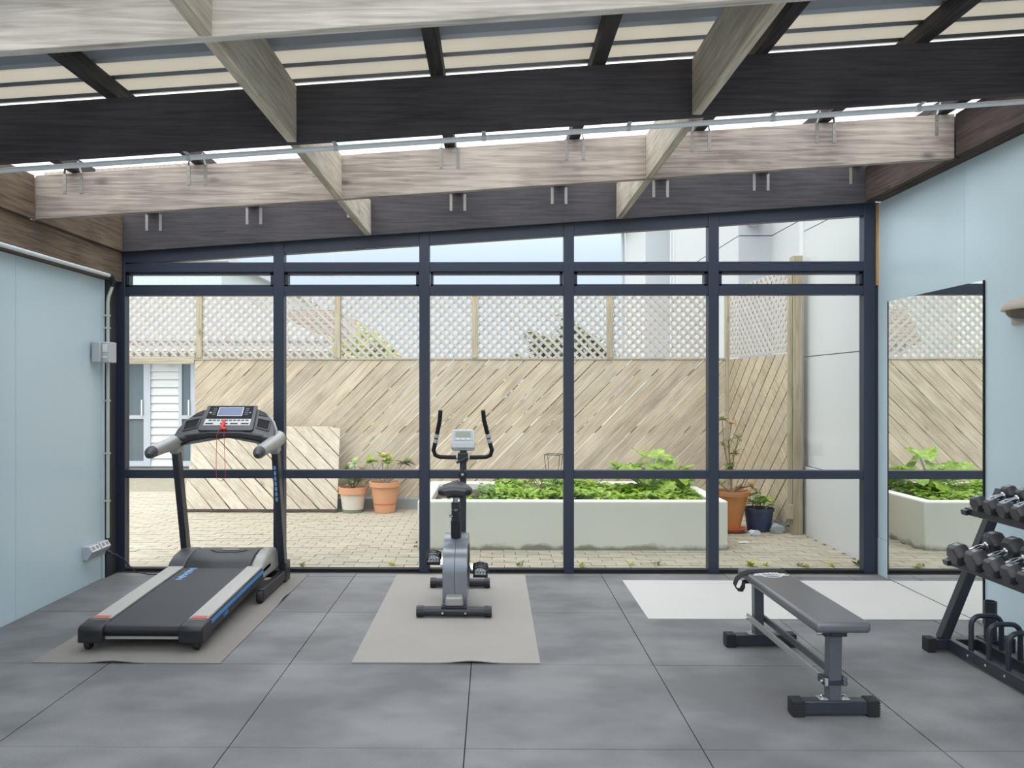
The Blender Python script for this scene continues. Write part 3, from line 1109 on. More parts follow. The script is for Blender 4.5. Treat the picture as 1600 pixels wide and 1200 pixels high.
# ---- tall ribbed building far behind
sh = empty('ribbed_warehouse', (-14, 26, 0), label='tall pale ribbed metal building far behind the house', cat='building')
q = at(346, 430, Y=26).x
o = MB().box(-24, q, 26, 40, -0.05, 5.75).build('wall', 'shed_ribs', sh)
o.location = -sh.location
o = MB().prism([(-24.3, 5.75), (q + 0.25, 5.75), (q + 0.25, 5.95), (-24.3, 7.2)], XZ(), 25.8, 40).build('roof', 'clad_grey', sh)
o.location = -sh.location
# ---- brownish house behind the second bay
bh = empty('brown_roofed_house', (-6, 24, 0), label='low house with brown roof seen through the lattice', cat='building')
xa, xb = at(448, 500, Y=24).x, at(545, 500, Y=24).x
o = MB().box(xa, xb, 24, 30, -0.05, 2.9).build('wall', 'clad', bh)
o.location = -bh.location
o = MB().prism([(xa - 0.3, 2.85), (xb + 0.3, 2.85), (xb - 0.3, 3.9), (xa + 0.2, 3.9)], XZ(), 23.6, 30).build('roof', 'roof_red', bh)
o.location = -bh.location
# ---- television aerial
an = empty('television_aerial', at(521, 460, Y=24.4), label='thin television aerial standing over the brown roofed house', cat='aerial')
ap = at(521, 460, Y=24.4)
MB().tube([(0, 0, 3.905 - ap.z), (0, 0, 1.35)], 0.022).build('mast', 'alu', an)
ab = MB().tube([(-1.5, 0, 0.62), (0.8, 0, 0.55)], 0.014)
for k in range(8):
    xx = -1.4 + k * 0.27
    ab.tube([(xx, -0.25, 0.6), (xx, 0.25, 0.6)], 0.008, n=5)
    ab.tube([(xx, 0, 0.42), (xx, 0, 0.78)], 0.008, n=5)
ab.build('boom', 'alu', an)
MB().tube([(-0.65, 0, 3.905 - ap.z), (-0.65, 0, 1.1)], 0.02).build('mast', 'alu', an)


# ================================================================== PLANTS
def leaf_shape(kind):
    """outline of a leaf, base at the origin, tip along +x, unit length"""
    if kind == 'lobed':
        half = [(0.0, 0.02), (0.10, 0.22), (-0.02, 0.40), (0.22, 0.40), (0.30, 0.55), (0.46, 0.40), (0.62, 0.46), (0.72, 0.26), (0.88, 0.20), (1.0, 0.0)]
    elif kind == 'toothed':
        half = [(0.0, 0.02), (0.14, 0.24), (0.30, 0.27), (0.38, 0.36), (0.56, 0.27), (0.66, 0.29), (0.82, 0.14), (1.0, 0.0)]
    else:
        half = [(0.0, 0.02), (0.2, 0.17), (0.45, 0.24), (0.75, 0.15), (1.0, 0.0)]
    return half


def leaf_geo(mb, kind, L, pos, rot, droop=0.35, cup=0.25):
    half = leaf_shape(kind)
    R = rot.to_matrix()
    base = Vector(pos)

    def P(x, yv):
        return base + R @ Vector((x * L, yv * L, (abs(yv) * cup - droop * x * x) * L))
    n = len(half)
    vs = [P(x, 0) for x, _ in half] + [P(x, h) for x, h in half[:-1]] + [P(x, -h) for x, h in half[:-1]]
    fs = []
    for i in range(n - 1):
        j = i + 1
        l0, l1 = n + i, n + j
        r0, r1 = 2 * n - 1 + i, 2 * n - 1 + j
        if j == n - 1:
            fs.append((i, j, l0))
            fs.append((i, r0, j))
        else:
            fs.append((i, j, l1, l0))
            fs.append((i, r0, r1, j))
    mb.add(vs, fs)


def rnd_rot(tmin=-0.2, tmax=0.9):
    return Euler((random.uniform(-0.35, 0.35), -random.uniform(tmin, tmax), random.uniform(0, 6.283)), 'XYZ')


def cover(name, box, n, kind, L0, L1, mats, zf, label, parent=None):
    """dense ground cover: many leaves, nobody could count them"""
    mb = MB()
    x0, x1, y0, y1 = box
    for _ in range(n):
        x, y = random.uniform(x0, x1), random.uniform(y0, y1)
        z = zf(x, y)
        leaf_geo(mb, kind, random.uniform(L0, L1), (x, y, z), rnd_rot(-0.3, 0.8))
    o = mb.build(name, mats, parent, recalc=False)
    tag(o, label, 'plants', kind='stuff')
    return o


# ---- planter
PX0, PX1, PY0, PY1, PZ = at(652, 858, Z=0).x, at(1137, 858, Z=0).x, at(890, 858, Z=0).y, 8.95, 0.455
pl = empty('planter_box', (0.75, 8.1, 0), label='long white painted masonry planter in the courtyard', cat='planter')
t = 0.115
sh_ = MB()
outer = [(PX0, PY0), (PX1, PY0), (PX1, PY1), (PX0, PY1)]
inner = [(PX0 + t, PY0 + t), (PX1 - t, PY0 + t), (PX1 - t, PY1 - t), (PX0 + t, PY1 - t)]
vs = [(x, y, -0.03) for x, y in outer] + [(x, y, PZ) for x, y in outer] + [(x, y, PZ) for x, y in inner] + [(x, y, 0.2) for x, y in inner]
fs = []
for i in range(4):
    j = (i + 1) % 4
    fs += [(i, j, 4 + j, 4 + i), (4 + i, 4 + j, 8 + j, 8 + i), (8 + i, 8 + j, 12 + j, 12 + i)]
fs += [(3, 2, 1, 0), (12, 13, 14, 15)]
sh_.add(vs, fs)
o = sh_.build('shell', 'planter', pl, bevel=0.018, seg=3)
o.location = -pl.location
o = MB().box(PX0 + t + .002, PX1 - t - .002, PY0 + t + .002, PY1 - t - .002, 0.21, 0.37).build('soil', 'soil', pl)
o.location = -pl.location


def bumpy(x, y):
    return 0.37 + 0.10 * (0.5 + 0.5 * math.sin(x * 5.1 + y * 3) * math.cos(y * 4.3 - x * 2)) + random.uniform(0, 0.06)


cover('ground_cover', (0.05, PX1 - t - 0.06, PY0 + t + 0.03, PY1 - t - 0.1), 3000, 'toothed', 0.05, 0.10, 'leaf', bumpy,
      'dense bright green leafy ground cover filling the white planter')
cover('undergrowth', (-0.15, PX1 - t - 0.08, PY0 + t + 0.05, PY1 - t - 0.1), 900, 'toothed', 0.05, 0.10, 'leaf_mid', lambda x, y: bumpy(x, y) - 0.03,
      'darker green undergrowth between the bright planter leaves')
# lettuces in the sparse left end
for k, (px, py_, L, mt) in enumerate(((-0.42, 7.75, 0.15, 'leaf_pale'), (-0.18, 7.72, 0.16, 'leaf'), (0.02, 7.80, 0.17, 'leaf_pale'), (-0.30, 8.15, 0.15, 'leaf'), (-0.02, 8.25, 0.18, 'leaf_mid'), (-0.45, 8.45, 0.14, 'leaf_mid'))):
    r = empty('lettuce', (px, py_, 0.365), label={'leaf_pale': 'pale green lettuce rosette in the sparse end of the planter', 'leaf': 'bright green lettuce rosette in the sparse end of the planter', 'leaf_mid': 'mid green lettuce rosette in the sparse end of the planter'}[mt], cat='plant', group='lettuces in the planter, ' + mt.replace('_', ' '))
    for j in range(9):
        mb = MB()
        leaf_geo(mb, 'oval', L * random.uniform(0.7, 1.1), (0, 0, 0.0), Euler((0, -random.uniform(0.3, 1.1), j * 0.70 + random.uniform(-.2, .2))), droop=0.45)
        mb.build('leaf', mt, r, recalc=False)


def big_leaf_plant(loc, n, hmin, hmax, L, mat, label, spread=0.3, kind='lobed', group=None):
    r = empty('leafy_plant', loc, label=label, cat='plant', group=group)
    for j in range(n):
        a = j * 2.4 + random.uniform(-.3, .3)
        rad = spread * math.sqrt((j + 0.5) / n)
        h = random.uniform(hmin, hmax) * (1.05 - 0.35 * rad / spread)
        tip = Vector((math.cos(a) * rad, math.sin(a) * rad, h))
        mb = MB().tube([(0, 0, 0), (tip.x * 0.4, tip.y * 0.4, h * 0.6), tip], [0.008, 0.007, 0.004], n=6)
        mb.build('stalk', 'stem' if mat != 'leaf' else 'leaf_pale', r)
        lb = MB()
        leaf_geo(lb, kind, L * random.uniform(0.75, 1.15), tip, Euler((random.uniform(-.7, .7), random.uniform(-0.95, 0.65), a + random.uniform(-.6, .6))), droop=0.3, cup=0.18)
        lb.build('leaf', mat, r, recalc=False)
    return r


big_leaf_plant((1.66, 8.28, 0.37), 40, 0.22, 0.50, 0.20, 'leaf', 'tall bright plant with large lobed leaves rising from the planter', 0.33)
big_leaf_plant((0.50, 8.30, 0.37), 18, 0.12, 0.26, 0.15, 'leaf_mid', 'mid green broad leaved plant beside the wire cage', 0.24, 'oval')
big_leaf_plant((2.0, 8.55, 0.37), 12, 0.10, 0.2, 0.15, 'leaf_pale', 'pale broad leaved plant in the planter corner beside the orange pot', 0.16, 'lobed')
# wire cage
wc = empty('wire_plant_cage', (0.66, 8.5, 0.37), label='thin black wire plant cage standing in the planter', cat='plant cage')
for a in range(4):
    cx_, cy_ = math.cos(a * math.pi / 2 + 0.5), math.sin(a * math.pi / 2 + 0.5)
    MB().tube([(cx_ * 0.06, cy_ * 0.06, 0), (cx_ * 0.12, cy_ * 0.12, 0.43)], 0.004, n=6).build('upright', 'black_matte', wc)
for z, rr in ((0.22, 0.092), (0.43, 0.12)):
    MB().tube([(math.cos(a * math.pi / 2 + 0.5) * rr, math.sin(a * math.pi / 2 + 0.5) * rr, z) for a in range(4)], 0.004, n=6, closed=True).build('hoop', 'black_matte', wc)


# ---- pots
def pot(name, loc, prof, mat, label, rim=None, rim_mat=None, band=None, soilz=None, soilr=0.1, cat='pot'):
    r = empty(name, loc, label=label, cat=cat)
    MB().lathe(prof, n=32).build('body', mat, r, smooth=True)
    if rim:
        MB().lathe(rim, n=32).build('rim', rim_mat or mat, r, smooth=True)
    if band:
        MB().lathe(band[0], n=32).build('band', band[1], r, smooth=True)
    if soilz:
        MB().lathe([(0.001, soilz - 0.01), (soilr, soilz - 0.01), (soilr, soilz), (0.001, soilz)], n=24).build('soil', 'soil', r)
    return r


def ring(r0, r1, z0, z1, th=0.012):
    return [(r0, z0), (r1, z1), (r1 - th, z1), (r0 - th, z0), (r0, z0)]


def potprof(rb, rt, h, th=0.015):
    return [(0.001, 0.0), (rb, 0.0), (rt, h), (rt - th, h), (rb - th, 0.02), (0.001, 0.02)]


pA = at(547, 799, Z=0)
pA = Vector((pA.x + 0.035, 9.62, 0))
pot('plant_pot', pA, potprof(0.125, 0.155, 0.235), 'pot_white', 'whitewashed clay pot with a bare terracotta rim by the fence',
    rim=[(0.155, 0.22), (0.172, 0.225), (0.176, 0.305), (0.158, 0.305), (0.15, 0.22), (0.155, 0.22)], rim_mat='terracotta', band=(ring(0.1275, 0.1300, -0.002, 0.035), 'pot_moss'), soilz=0.27, soilr=0.152)
pB = Vector((at(598, 799, Z=0).x + 0.03, 9.60, 0))
pot('plant_pot', pB, potprof(0.125, 0.172, 0.33), 'terracotta', 'large plain terracotta pot with grooved bands by the fence',
    rim=[(0.170, 0.31), (0.188, 0.315), (0.194, 0.372), (0.174, 0.372), (0.165, 0.31), (0.170, 0.31)], band=(ring(0.1405, 0.1435, 0.095, 0.115, 0.006), 'terracotta_red'), soilz=0.34, soilr=0.165)
pC = Vector((2.535, 8.32, 0.035))
pot('plant_pot', pC, potprof(0.085, 0.170, 0.36), 'pot_orange', 'tall tapering orange terracotta pot beside the white planter',
    rim=[(0.168, 0.345), (0.185, 0.35), (0.192, 0.40), (0.172, 0.40), (0.162, 0.345), (0.168, 0.345)], soilz=0.375, soilr=0.165)
sc_ = MB().lathe([(0.001, 0.0), (0.105, 0.0), (0.155, 0.045), (0.145, 0.045), (0.10, 0.012), (0.001, 0.012)], n=32).build('pot_saucer', 'terracotta_red', smooth=True)
sc_.location = (2.535, 8.32, 0.0)
tag(sc_, 'red clay saucer under the tall orange pot', 'saucer')
pC.z = 0.035
pD = Vector((2.85, 8.40, 0))
pot('plant_pot', pD, potprof(0.120, 0.150, 0.225), 'pot_navy', 'navy blue plastic pot standing near the side fence',
    rim=[(0.150, 0.21), (0.158, 0.21), (0.160, 0.24), (0.148, 0.24), (0.146, 0.21), (0.150, 0.21)], soilz=0.215, soilr=0.143)


def twiggy(name, loc, stems, label, mat, leaf=0.05, tuft=8, kind='oval', mats=None):
    """stems with a tuft of leaves at each tip"""
    r = empty(name, loc, label=label, cat='plant')
    for pts in stems:
        p = [Vector(q) for q in pts]
        n = len(p)
        MB().tube(p, [0.010 - 0.006 * i / (n - 1) for i in range(n)], n=6).build('stem', 'stem', r)
        for q in p[1:] if n > 3 else p[-1:]:
            lb = MB()
            for k in range(tuft):
                leaf_geo(lb, kind, leaf * random.uniform(0.7, 1.2), q, Euler((random.uniform(-.3, .3), -random.uniform(-0.2, 1.0), k * 6.283 / tuft + random.uniform(-.3, .3))), droop=0.3)
            lb.build('leaf_tuft', (random.choice(mats) if mats else mat), r, recalc=False)
    return r


twiggy('potted_succulent', pA + Vector((0, 0, 0.27)), [[(0, 0, 0), (-.06, 0, .12), (-.08, 0, .25)], [(0, 0, 0), (.03, .02, .14), (.02, 0, .32)], [(0, 0, 0), (.08, 0, .1), (.13, 0, .22)], [(0, 0, 0), (-.03, -.05, .08), (-.05, -.08, .14)], [(0, 0, 0), (.04, -.04, .05), (.07, -.05, .10)]],
       'grey green spiky plant growing in the whitewashed pot', 'leaf_olive', 0.12, 12, mats=['leaf_olive', 'leaf_pale'])
twiggy('potted_geranium', pB + Vector((0, 0, 0.34)), [[(0, 0, 0), (-.03, 0, .16), (-.02, 0, .33)], [(0, 0, 0), (.03, 0, .12), (.04, 0, .27)], [(0, 0, 0), (-.10, 0, .12), (-.17, 0, .27)], [(0, 0, 0), (.12, 0, .12), (.22, 0, .25)], [(0, 0, 0), (.15, 0, .1), (.29, .01, .26)]],
       'yellow green plant on thin stems in the grooved terracotta pot', 'leaf_yellow', 0.11, 14, 'toothed', mats=['leaf_yellow', 'leaf', 'leaf_olive'])
twiggy('potted_succulent', pC + Vector((0, 0, 0.375)), [[(0, 0, 0), (-.03, 0, .25), (-.08, 0, .50), (-.10, 0, .78)], [(0, 0, 0), (0.0, 0, .22), (.03, 0, .42), (.07, 0, .58)], [(0, 0, 0), (-.02, 0, .3), (-.03, 0, .55), (.0, 0, .73)], [(0, 0, 0), (.10, 0, .05), (.20, 0, .07), (.27, 0, .0)], [(0, 0, 0), (.12, 0, .10), (.14, -.03, .19)], [(0, 0, 0), (-.08, 0, .06), (-.16, 0, .12)]],
       'tall woody succulent with tufted tips in the orange pot', 'leaf_olive', 0.075, 11, mats=['leaf_olive', 'leaf_mid', 'leaf_olive', 'leaf_dry'])
bushD = empty('potted_herb', pD + Vector((0, 0, 0.215)), label='low variegated leafy plant in the navy pot', cat='plant')
for k in range(16):
    a = k * 2.4
    rr = 0.12 * math.sqrt((k + .5) / 16)
    q = Vector((math.cos(a) * rr, math.sin(a) * rr, random.uniform(0.05, 0.16)))
    MB().tube([(q.x * .5, q.y * .5, 0), q], 0.003, n=5).build('stem', 'leaf_mid', bushD)
    lb = MB()
    for j in range(5):
        leaf_geo(lb, 'oval', random.uniform(0.07, 0.11), q, rnd_rot(-0.1, 0.9))
    lb.build('leaf_tuft', random.choice(['leaf_pale', 'leaf', 'leaf_mid']), bushD, recalc=False)

# ---- rubble beside the pots
def rock(name, loc, r, mat, label, seed, sz=(1, 1, 0.7), cat='stone'):
    random.seed(seed)
    me = bpy.data.meshes.new(name)
    bm = bmesh.new()
    bmesh.ops.create_icosphere(bm, subdivisions=2, radius=r)
    for v in bm.verts:
        v.co *= random.uniform(0.78, 1.12)
        v.co.x *= sz[0]
        v.co.y *= sz[1]
        v.co.z = max(v.co.z * sz[2], -r * 0.45 * sz[2])
    mn = min(v.co.z for v in bm.verts)
    for v in bm.verts:
        v.co.z -= mn
    bm.to_mesh(me)
    bm.free()
    me.materials.append(M[mat])
    o = bpy.data.objects.new(name, me)
    o.location = loc
    C.objects.link(o)
    tag(o, label, cat)
    return o


rock('stone', (2.99, 8.24, -0.004), 0.075, 'stone', 'rough grey stone leaning by the foot of the side fence', 3, (1.0, 0.5, 1.0))
rock('crumpled_wrapper', (2.70, 8.10, -0.004), 0.055, 'grey_light', 'crumpled grey wrapper lying in front of the navy pot', 5, (1.2, 0.8, 0.8), cat='litter')
lt = MB().box(-0.055, 0.055, -0.022, 0.022, 0, 0.004).build('paper_scrap', 'white')
lt.location = (2.47, 7.72, 0.0)
lt.rotation_euler = (0, 0, 0.25)
tag(lt, 'small white paper scrap lying on the brick paving', 'litter')
random.seed(21)
weeds = [(at(px, 886 - random.uniform(0, 5), Z=0)) for px in (470, 612, 742, 812, 910, 985, 1026, 1172, 1196, 1250, 1260, 1300, 1342)]
for k, p in enumerate(weeds):
    p.y = max(p.y, YW + 0.14)
    mb = MB()
    big = k in (7, 12)
    for j in range(9 if not big else 14):
        leaf_geo(mb, 'oval', random.uniform(0.03, 0.055) * (1.5 if big else 1), (random.uniform(-.02, .02), random.uniform(-.02, .02), 0), rnd_rot(0.5, 1.4))
    o = mb.build('weed_tuft', 'leaf_yellow' if k % 3 else 'leaf_olive', recalc=False)
    o.location = (p.x, p.y, 0)
    tag(o, ('small yellow green weed tuft sprouting between the pavers by the window' if k % 3 else 'small olive green weed tuft sprouting between the pavers by the window'), 'weed', 'weeds between the pavers' + (' yellow' if k % 3 else ' olive'))
random.seed(5)
for k in range(26):
    x = random.uniform(-2.6, 3.0)
    y = random.uniform(6.8, 9.6)
    if -0.9 < x < 2.8 and y > 7.2:
        continue
    mb = MB()
    leaf_geo(mb, 'oval', random.uniform(0.035, 0.06), (0, 0, 0.006), Euler((random.uniform(-.2, .2), random.uniform(-.15, .1), random.uniform(0, 6.28))), droop=0.1)
    o = mb.build('fallen_leaf', random.choice(['leaf_dry', 'leaf_yellow']), recalc=False)
    o.location = (x, y, 0)
    yl = o.data.materials[0].name == 'yellow_leaf'
    tag(o, 'small yellowish leaf fallen on the brick paving' if yl else 'small brown dry leaf fallen on the brick paving', 'leaf', 'yellow fallen leaves' if yl else 'brown fallen leaves')


# ---- trees behind the lattice
def tree(name, loc, rx, ry, rz, h, n, L, mat, label, mat2=None):
    r = empty(name, loc, label=label, cat='tree')
    MB().tube([(0, 0, 0), (0.03, 0, h * 0.5), (0, 0, h)], [0.07, 0.05, 0.03], n=8).build('trunk', 'stem', r)
    for mt, m_ in ((mat, n), (mat2, n // 2)):
        if not mt:
            continue
        mb = MB()
        for _ in range(m_):
            while True:
                q = Vector((random.uniform(-1, 1), random.uniform(-1, 1), random.uniform(-1, 1)))
                if 0.25 < q.length < 1:
                    break
            q *= 0.8 + 0.2 * math.sin(q.x * 7 + q.z * 9)
            leaf_geo(mb, 'oval', L * random.uniform(0.6, 1.2), (q.x * rx, q.y * ry, h + q.z * rz), rnd_rot(-0.8, 1.0))
        o = mb.build('foliage', mt, r, recalc=False)
    return r


tree('yellow_bush', (-2.0, 12.2, -0.05), 0.72, 0.6, 0.85, 1.75, 2200, 0.15, 'leaf_yellow', 'yellow green bush growing behind the lattice', 'leaf_pale')
tree('dark_tree', (1.25, 13.4, -0.05), 1.0, 0.7, 0.98, 1.85, 2800, 0.15, 'leaf_dark', 'dark green tree growing behind the lattice', 'leaf_olive')
tree('low_shrub', (-0.35, 13.2, -0.05), 0.85, 0.6, 0.60, 1.5, 1500, 0.14, 'leaf_olive', 'low olive shrub showing at the foot of the lattice', 'leaf_mid')

# ---- loose gate panel leaning on the fence
gx0, gx1 = at(287, 800, Y=9.6).x, at(528, 800, Y=9.6).x
gp = empty('gate_panel', ((gx0 + gx1) / 2, 9.56, 0), label='loose panel of pale diagonal boards leaning against the fence', cat='panel')
gw, gh = (gx1 - gx0) / 2, 1.06
tilt = math.atan2(0.20, gh)
ct, st = math.cos(tilt), math.sin(tilt)


def gmap(u, v, d):
    return (u, v * st + d * ct, v * ct - d * st)


for p in diag_strips(-gw, gw, 0.035, gh, 0.142, 0.218, -1, phase=0.05, jitter=0.004):
    # slanted left edge and a nipped top corner
    p = [(max(u, -gw + 0.10 * v / gh), v if not (u > gw - 0.02 and v > gh - 0.02) else v - 0.03) for u, v in p]
    MB().prism(p, gmap, -0.02, 0.0).build('board', 'gate', gp)
for v in (0.16, 0.9):
    MB().prism([(-gw + 0.12, v - .045), (gw - .02, v - .045), (gw - .02, v + .045), (-gw + 0.12, v + .045)], gmap, 0.001, 0.04).build('rail', 'fence_rail', gp)
MB().prism([(-gw, 0.0), (gw, 0.0), (gw, 0.033), (-gw, 0.033)], gmap, -0.018, 0.03).build('bottom_rail', 'edge_dark', gp)

# ================================================================== INDOOR THINGS
# ---- exercise mats
def floor_mat(name, x0, x1, y0, y1, th, mat, label, lumps=()):
    mb = MB()
    nx, ny = 36, 36
    top = []
    for j in range(ny + 1):
        for i in range(nx + 1):
            x, y = x0 + (x1 - x0) * i / nx, y0 + (y1 - y0) * j / ny
            z = th
            for lx_, ly_, sx, sy, h in lumps:
                z += h * math.exp(-((x - lx_) / sx) ** 2 - ((y - ly_) / sy) ** 2)
            top.append((x, y, z))
    W = nx + 1
    vs = top + [(x, y, z - th + 0.0008) for x, y, z in top]
    N = len(top)
    fs = []
    for j in range(ny):
        for i in range(nx):
            a = j * W + i
            fs.append((a, a + 1, a + W + 1, a + W))
            fs.append((N + a, N + a + W, N + a + W + 1, N + a + 1))
    edge = [i for i in range(nx)] + [nx + j * W for j in range(ny)] + [ny * W + nx - i for i in range(nx)] + [(ny - j) * W for j in range(ny)]
    for k in range(len(edge)):
        a, b = edge[k], edge[(k + 1) % len(edge)]
        fs.append((b, a, N + a, N + b))
    mb.add(vs, fs)
    o = mb.build(name, mat, smooth=True)
    tag(o, label, 'mat')
    return o


MT = 0.005
floor_mat('exercise_mat', -2.55, -1.50, 4.285, 6.34, MT, 'mat_taupe_dark', 'brown grey rubber mat under the treadmill', ((-2.10, 4.28, 0.10, 0.05, 0.012), (-1.5, 5.6, 0.03, 0.12, 0.016)))
floor_mat('exercise_mat', -0.78, 0.262, 4.305, 6.34, MT, 'mat_taupe', 'taupe rubber mat under the exercise bike', ((-0.12, 4.3, 0.10, 0.05, 0.012),))
floor_mat('floor_board', 1.02, XR - 0.012, 5.14, 6.17, 0.006, 'mat_white', 'pale off white mat lying below the mirror')

# ---- treadmill
TX, TY = -2.025, 4.50
tm = empty('treadmill', (TX, TY, 0), label='black and silver folding treadmill with red safety key', cat='treadmill')


def T(mb, name, mat, bevel=0.0, parent=None, smooth=False):
    return mb.build(name, mat, parent or tm, bevel=bevel, smooth=smooth)


def deckz(y):
    return 0.148 + (y - 0.0) * 0.052


T(MB().prism([(0.02, deckz(0.02) - 0.075), (1.55, deckz(1.55) - 0.085), (1.55, deckz(1.55) - 0.028), (0.02, deckz(0.02) - 0.028)], YZ, -0.335, 0.335), 'deck_frame', 'black_matte', 0.004)
for s in (-1, 1):
    a, b = (0.345, 0.352) if s > 0 else (-0.352, -0.345)
    fr = T(MB().prism([(0.10, deckz(0.1) - 0.085), (1.45, deckz(1.45) - 0.09), (1.45, deckz(1.45) - 0.006), (0.10, deckz(0.1) - 0.006)], YZ, min(s * 0.325, s * 0.350), max(s * 0.325, s * 0.350)), 'side_frame', 'black', 0.003)
    T(MB().prism([(0.13, deckz(0.13) - 0.036), (1.36, deckz(1.36) - 0.036), (1.36, deckz(1.36) - 0.012), (0.13, deckz(0.13) - 0.012)], YZ, a, b), 'blue_stripe', 'blue', parent=fr)
    T(MB().prism([(0.06, deckz(0.06) - 0.006), (1.25, deckz(1.25) - 0.006), (1.25, deckz(1.25) + 0.010), (0.06, deckz(0.06) + 0.010)], YZ, min(s * 0.232, s * 0.342), max(s * 0.232, s * 0.342)), 'foot_rail', 'rail_grey', 0.004)
    T(MB().prism([(0.085, deckz(0.085) + 0.0105), (0.125, deckz(0.125) + 0.0105), (0.125, deckz(0.125) + 0.0118), (0.085, deckz(0.085) + 0.0118)], YZ, min(s * 0.245, s * 0.335), max(s * 0.245, s * 0.335)), 'warning_label', 'red_label')
    ec = T(MB().prism([(-0.045, 0.052), (0.115, 0.060), (0.115, 0.150), (0.08, 0.163), (-0.03, 0.150), (-0.045, 0.135)], YZ, min(s * 0.218, s * 0.362), max(s * 0.218, s * 0.362)), 'end_cap', 'black', 0.012)
    T(MB().box(min(s * 0.26, s * 0.32), max(s * 0.26, s * 0.32), -0.048, -0.03, 0.092, 0.118), 'cap_slot', 'black_matte', parent=ec)
    # rear transport wheel
    T(MB().lathe([(0.001, -0.016), (0.030, -0.016), (0.036, -0.008), (0.036, 0.008), (0.030, 0.016), (0.001, 0.016)], n=20, c=(s * 0.315, 0.0, 0.042), axis='x'), 'wheel', 'black_matte', smooth=True)
    T(MB().box(s * 0.315 - 0.024, s * 0.315 + 0.024, -0.02, 0.05, 0.045, 0.075), 'wheel_bracket', 'black')
    # base arm with wheel
    T(MB().bar((s * 0.385, 0.99, 0.062), (s * 0.385, 1.66, 0.062), 0.045, 0.075), 'base_arm', 'black', 0.006)
    T(MB().lathe([(0.001, -0.02), (0.036, -0.02), (0.042, -0.01), (0.042, 0.01), (0.036, 0.02), (0.001, 0.02)], n=20, c=(s * 0.385, 0.985, 0.047), axis='x'), 'wheel', 'black_matte', smooth=True)
    T(MB().box(s * 0.385 - 0.028, s * 0.385 + 0.028, 1.57, 1.70, MT, 0.16), 'upright_socket', 'black', 0.006)
    # upright post
    up = T(MB().bar((s * 0.378, 1.635, 0.06), (s * 0.378, 1.40, 1.07), 0.048, 0.085, up=(0, -1, 0.2)), 'upright', 'black_metal', 0.006)
    if s > 0:
        dv = Vector((0, -0.235, 1.01)).normalized()
        for k in range(7):
            c0 = Vector((s * 0.378 - 0.004, 1.635, 0.06)) + dv * (0.62 + k * 0.042) + Vector((0, -0.0435, -0.01))
            T(MB().bar(c0, c0 + dv * 0.032, 0.016, 0.003, up=(0, -1, 0.2)), 'blue_print', 'blue_pale', parent=up)
T(MB().bar((-0.36, 1.64, 0.06), (0.36, 1.64, 0.06), 0.05, 0.06), 'cross_tube', 'black', 0.005)
for k, w_ in enumerate((0.012, 0.022, 0.016)):
    yk = 0.34 + k * 0.032
    T(MB().box(0.3495, 0.3512, yk, yk + w_, deckz(yk) - 0.068, deckz(yk) - 0.045), 'blue_print', 'blue')
# belt with rollers
T(MB().prism([(-0.005, deckz(0) - 0.03), (0.0, deckz(0) - 0.008), (0.02, deckz(0.02)), (1.30, deckz(1.30)), (1.30, deckz(1.3) - 0.02), (0.02, deckz(0.02) - 0.03)], YZ, -0.226, 0.226), 'running_belt', 'belt', 0.004)
T(MB().lathe([(0.001, -0.225), (0.027, -0.225), (0.027, 0.225), (0.001, 0.225)], n=20, c=(0, 0.005, deckz(0) - 0.03), axis='x'), 'roller', 'black', smooth=True)
T(MB().bar((-0.22, 0.0, 0.075), (0.22, 0.0, 0.075), 0.015, 0.015), 'tie_bar', 'silver')
# faded blue print on the belt
lg = MB()
for k in range(9):
    y0 = 0.88 + k * 0.034
    wob = 0.012 * math.sin(k * 2.1)
    lg.prism([(-0.175 + wob, y0), (-0.13 - wob, y0 + 0.004), (-0.135 + wob, y0 + 0.026), (-0.170, y0 + 0.024)], lambda u, v, d: (u, v, deckz(v) + d), 0.0003, 0.001)
T(lg, 'belt_print', 'blue_pale')
# motor hood
hp = [(1.16, 0.205), (1.20, 0.238), (1.29, 0.276), (1.41, 0.296), (1.52, 0.288), (1.585, 0.235), (1.60, 0.11), (1.16, 0.115)]
hood = T(MB().prism(hp, YZ, -0.225, 0.255), 'motor_hood', 'black', 0.008)
T(MB().prism([(u, v + 0.004) for u, v in hp], YZ, 0.256, 0.352), 'hood_side', 'silver', 0.02)
T(MB().prism([(u, v + 0.002) for u, v in hp], YZ, -0.352, -0.226), 'hood_side', 'charcoal', 0.014)
T(MB().prism([(-0.11, 1.385), (-0.05, 1.345), (0.10, 1.345), (0.17, 1.385), (0.16, 1.391), (0.096, 1.352), (-0.046, 1.352), (-0.10, 1.391)], lambda u, v, d: (u, v, 0.276 + (v - 1.29) * 0.1667 + d), 0.0, 0.003), 'hood_seam', 'black_matte', parent=hood)
T(MB().box(-0.03, 0.10, 1.395, 1.418, 0.2955, 0.2975), 'hood_print', 'grey_light', parent=hood)

# console: u across, v up the sloping face, d along its normal
CB = Vector((0, 1.365, 1.165))
cv = Vector((0, 0.70, 0.714))
cn = Vector((0, -0.714, 0.70))


def con(u, v, d):
    q = CB + cv * v + cn * d
    return (u, q.y, q.z)


outl = [(-0.385, -0.04), (-0.375, 0.06), (-0.335, 0.155), (-0.27, 0.235), (-0.18, 0.285), (-0.08, 0.302), (0.08, 0.302), (0.18, 0.285), (0.27, 0.235), (0.335, 0.155), (0.375, 0.06), (0.385, -0.04),
        (0.30, -0.03), (0.20, 0.012), (0.07, 0.028), (-0.07, 0.028), (-0.20, 0.012), (-0.30, -0.03)]
body = T(MB().prism(outl, con, -0.055, 0.0), 'console', 'charcoal', 0.012)
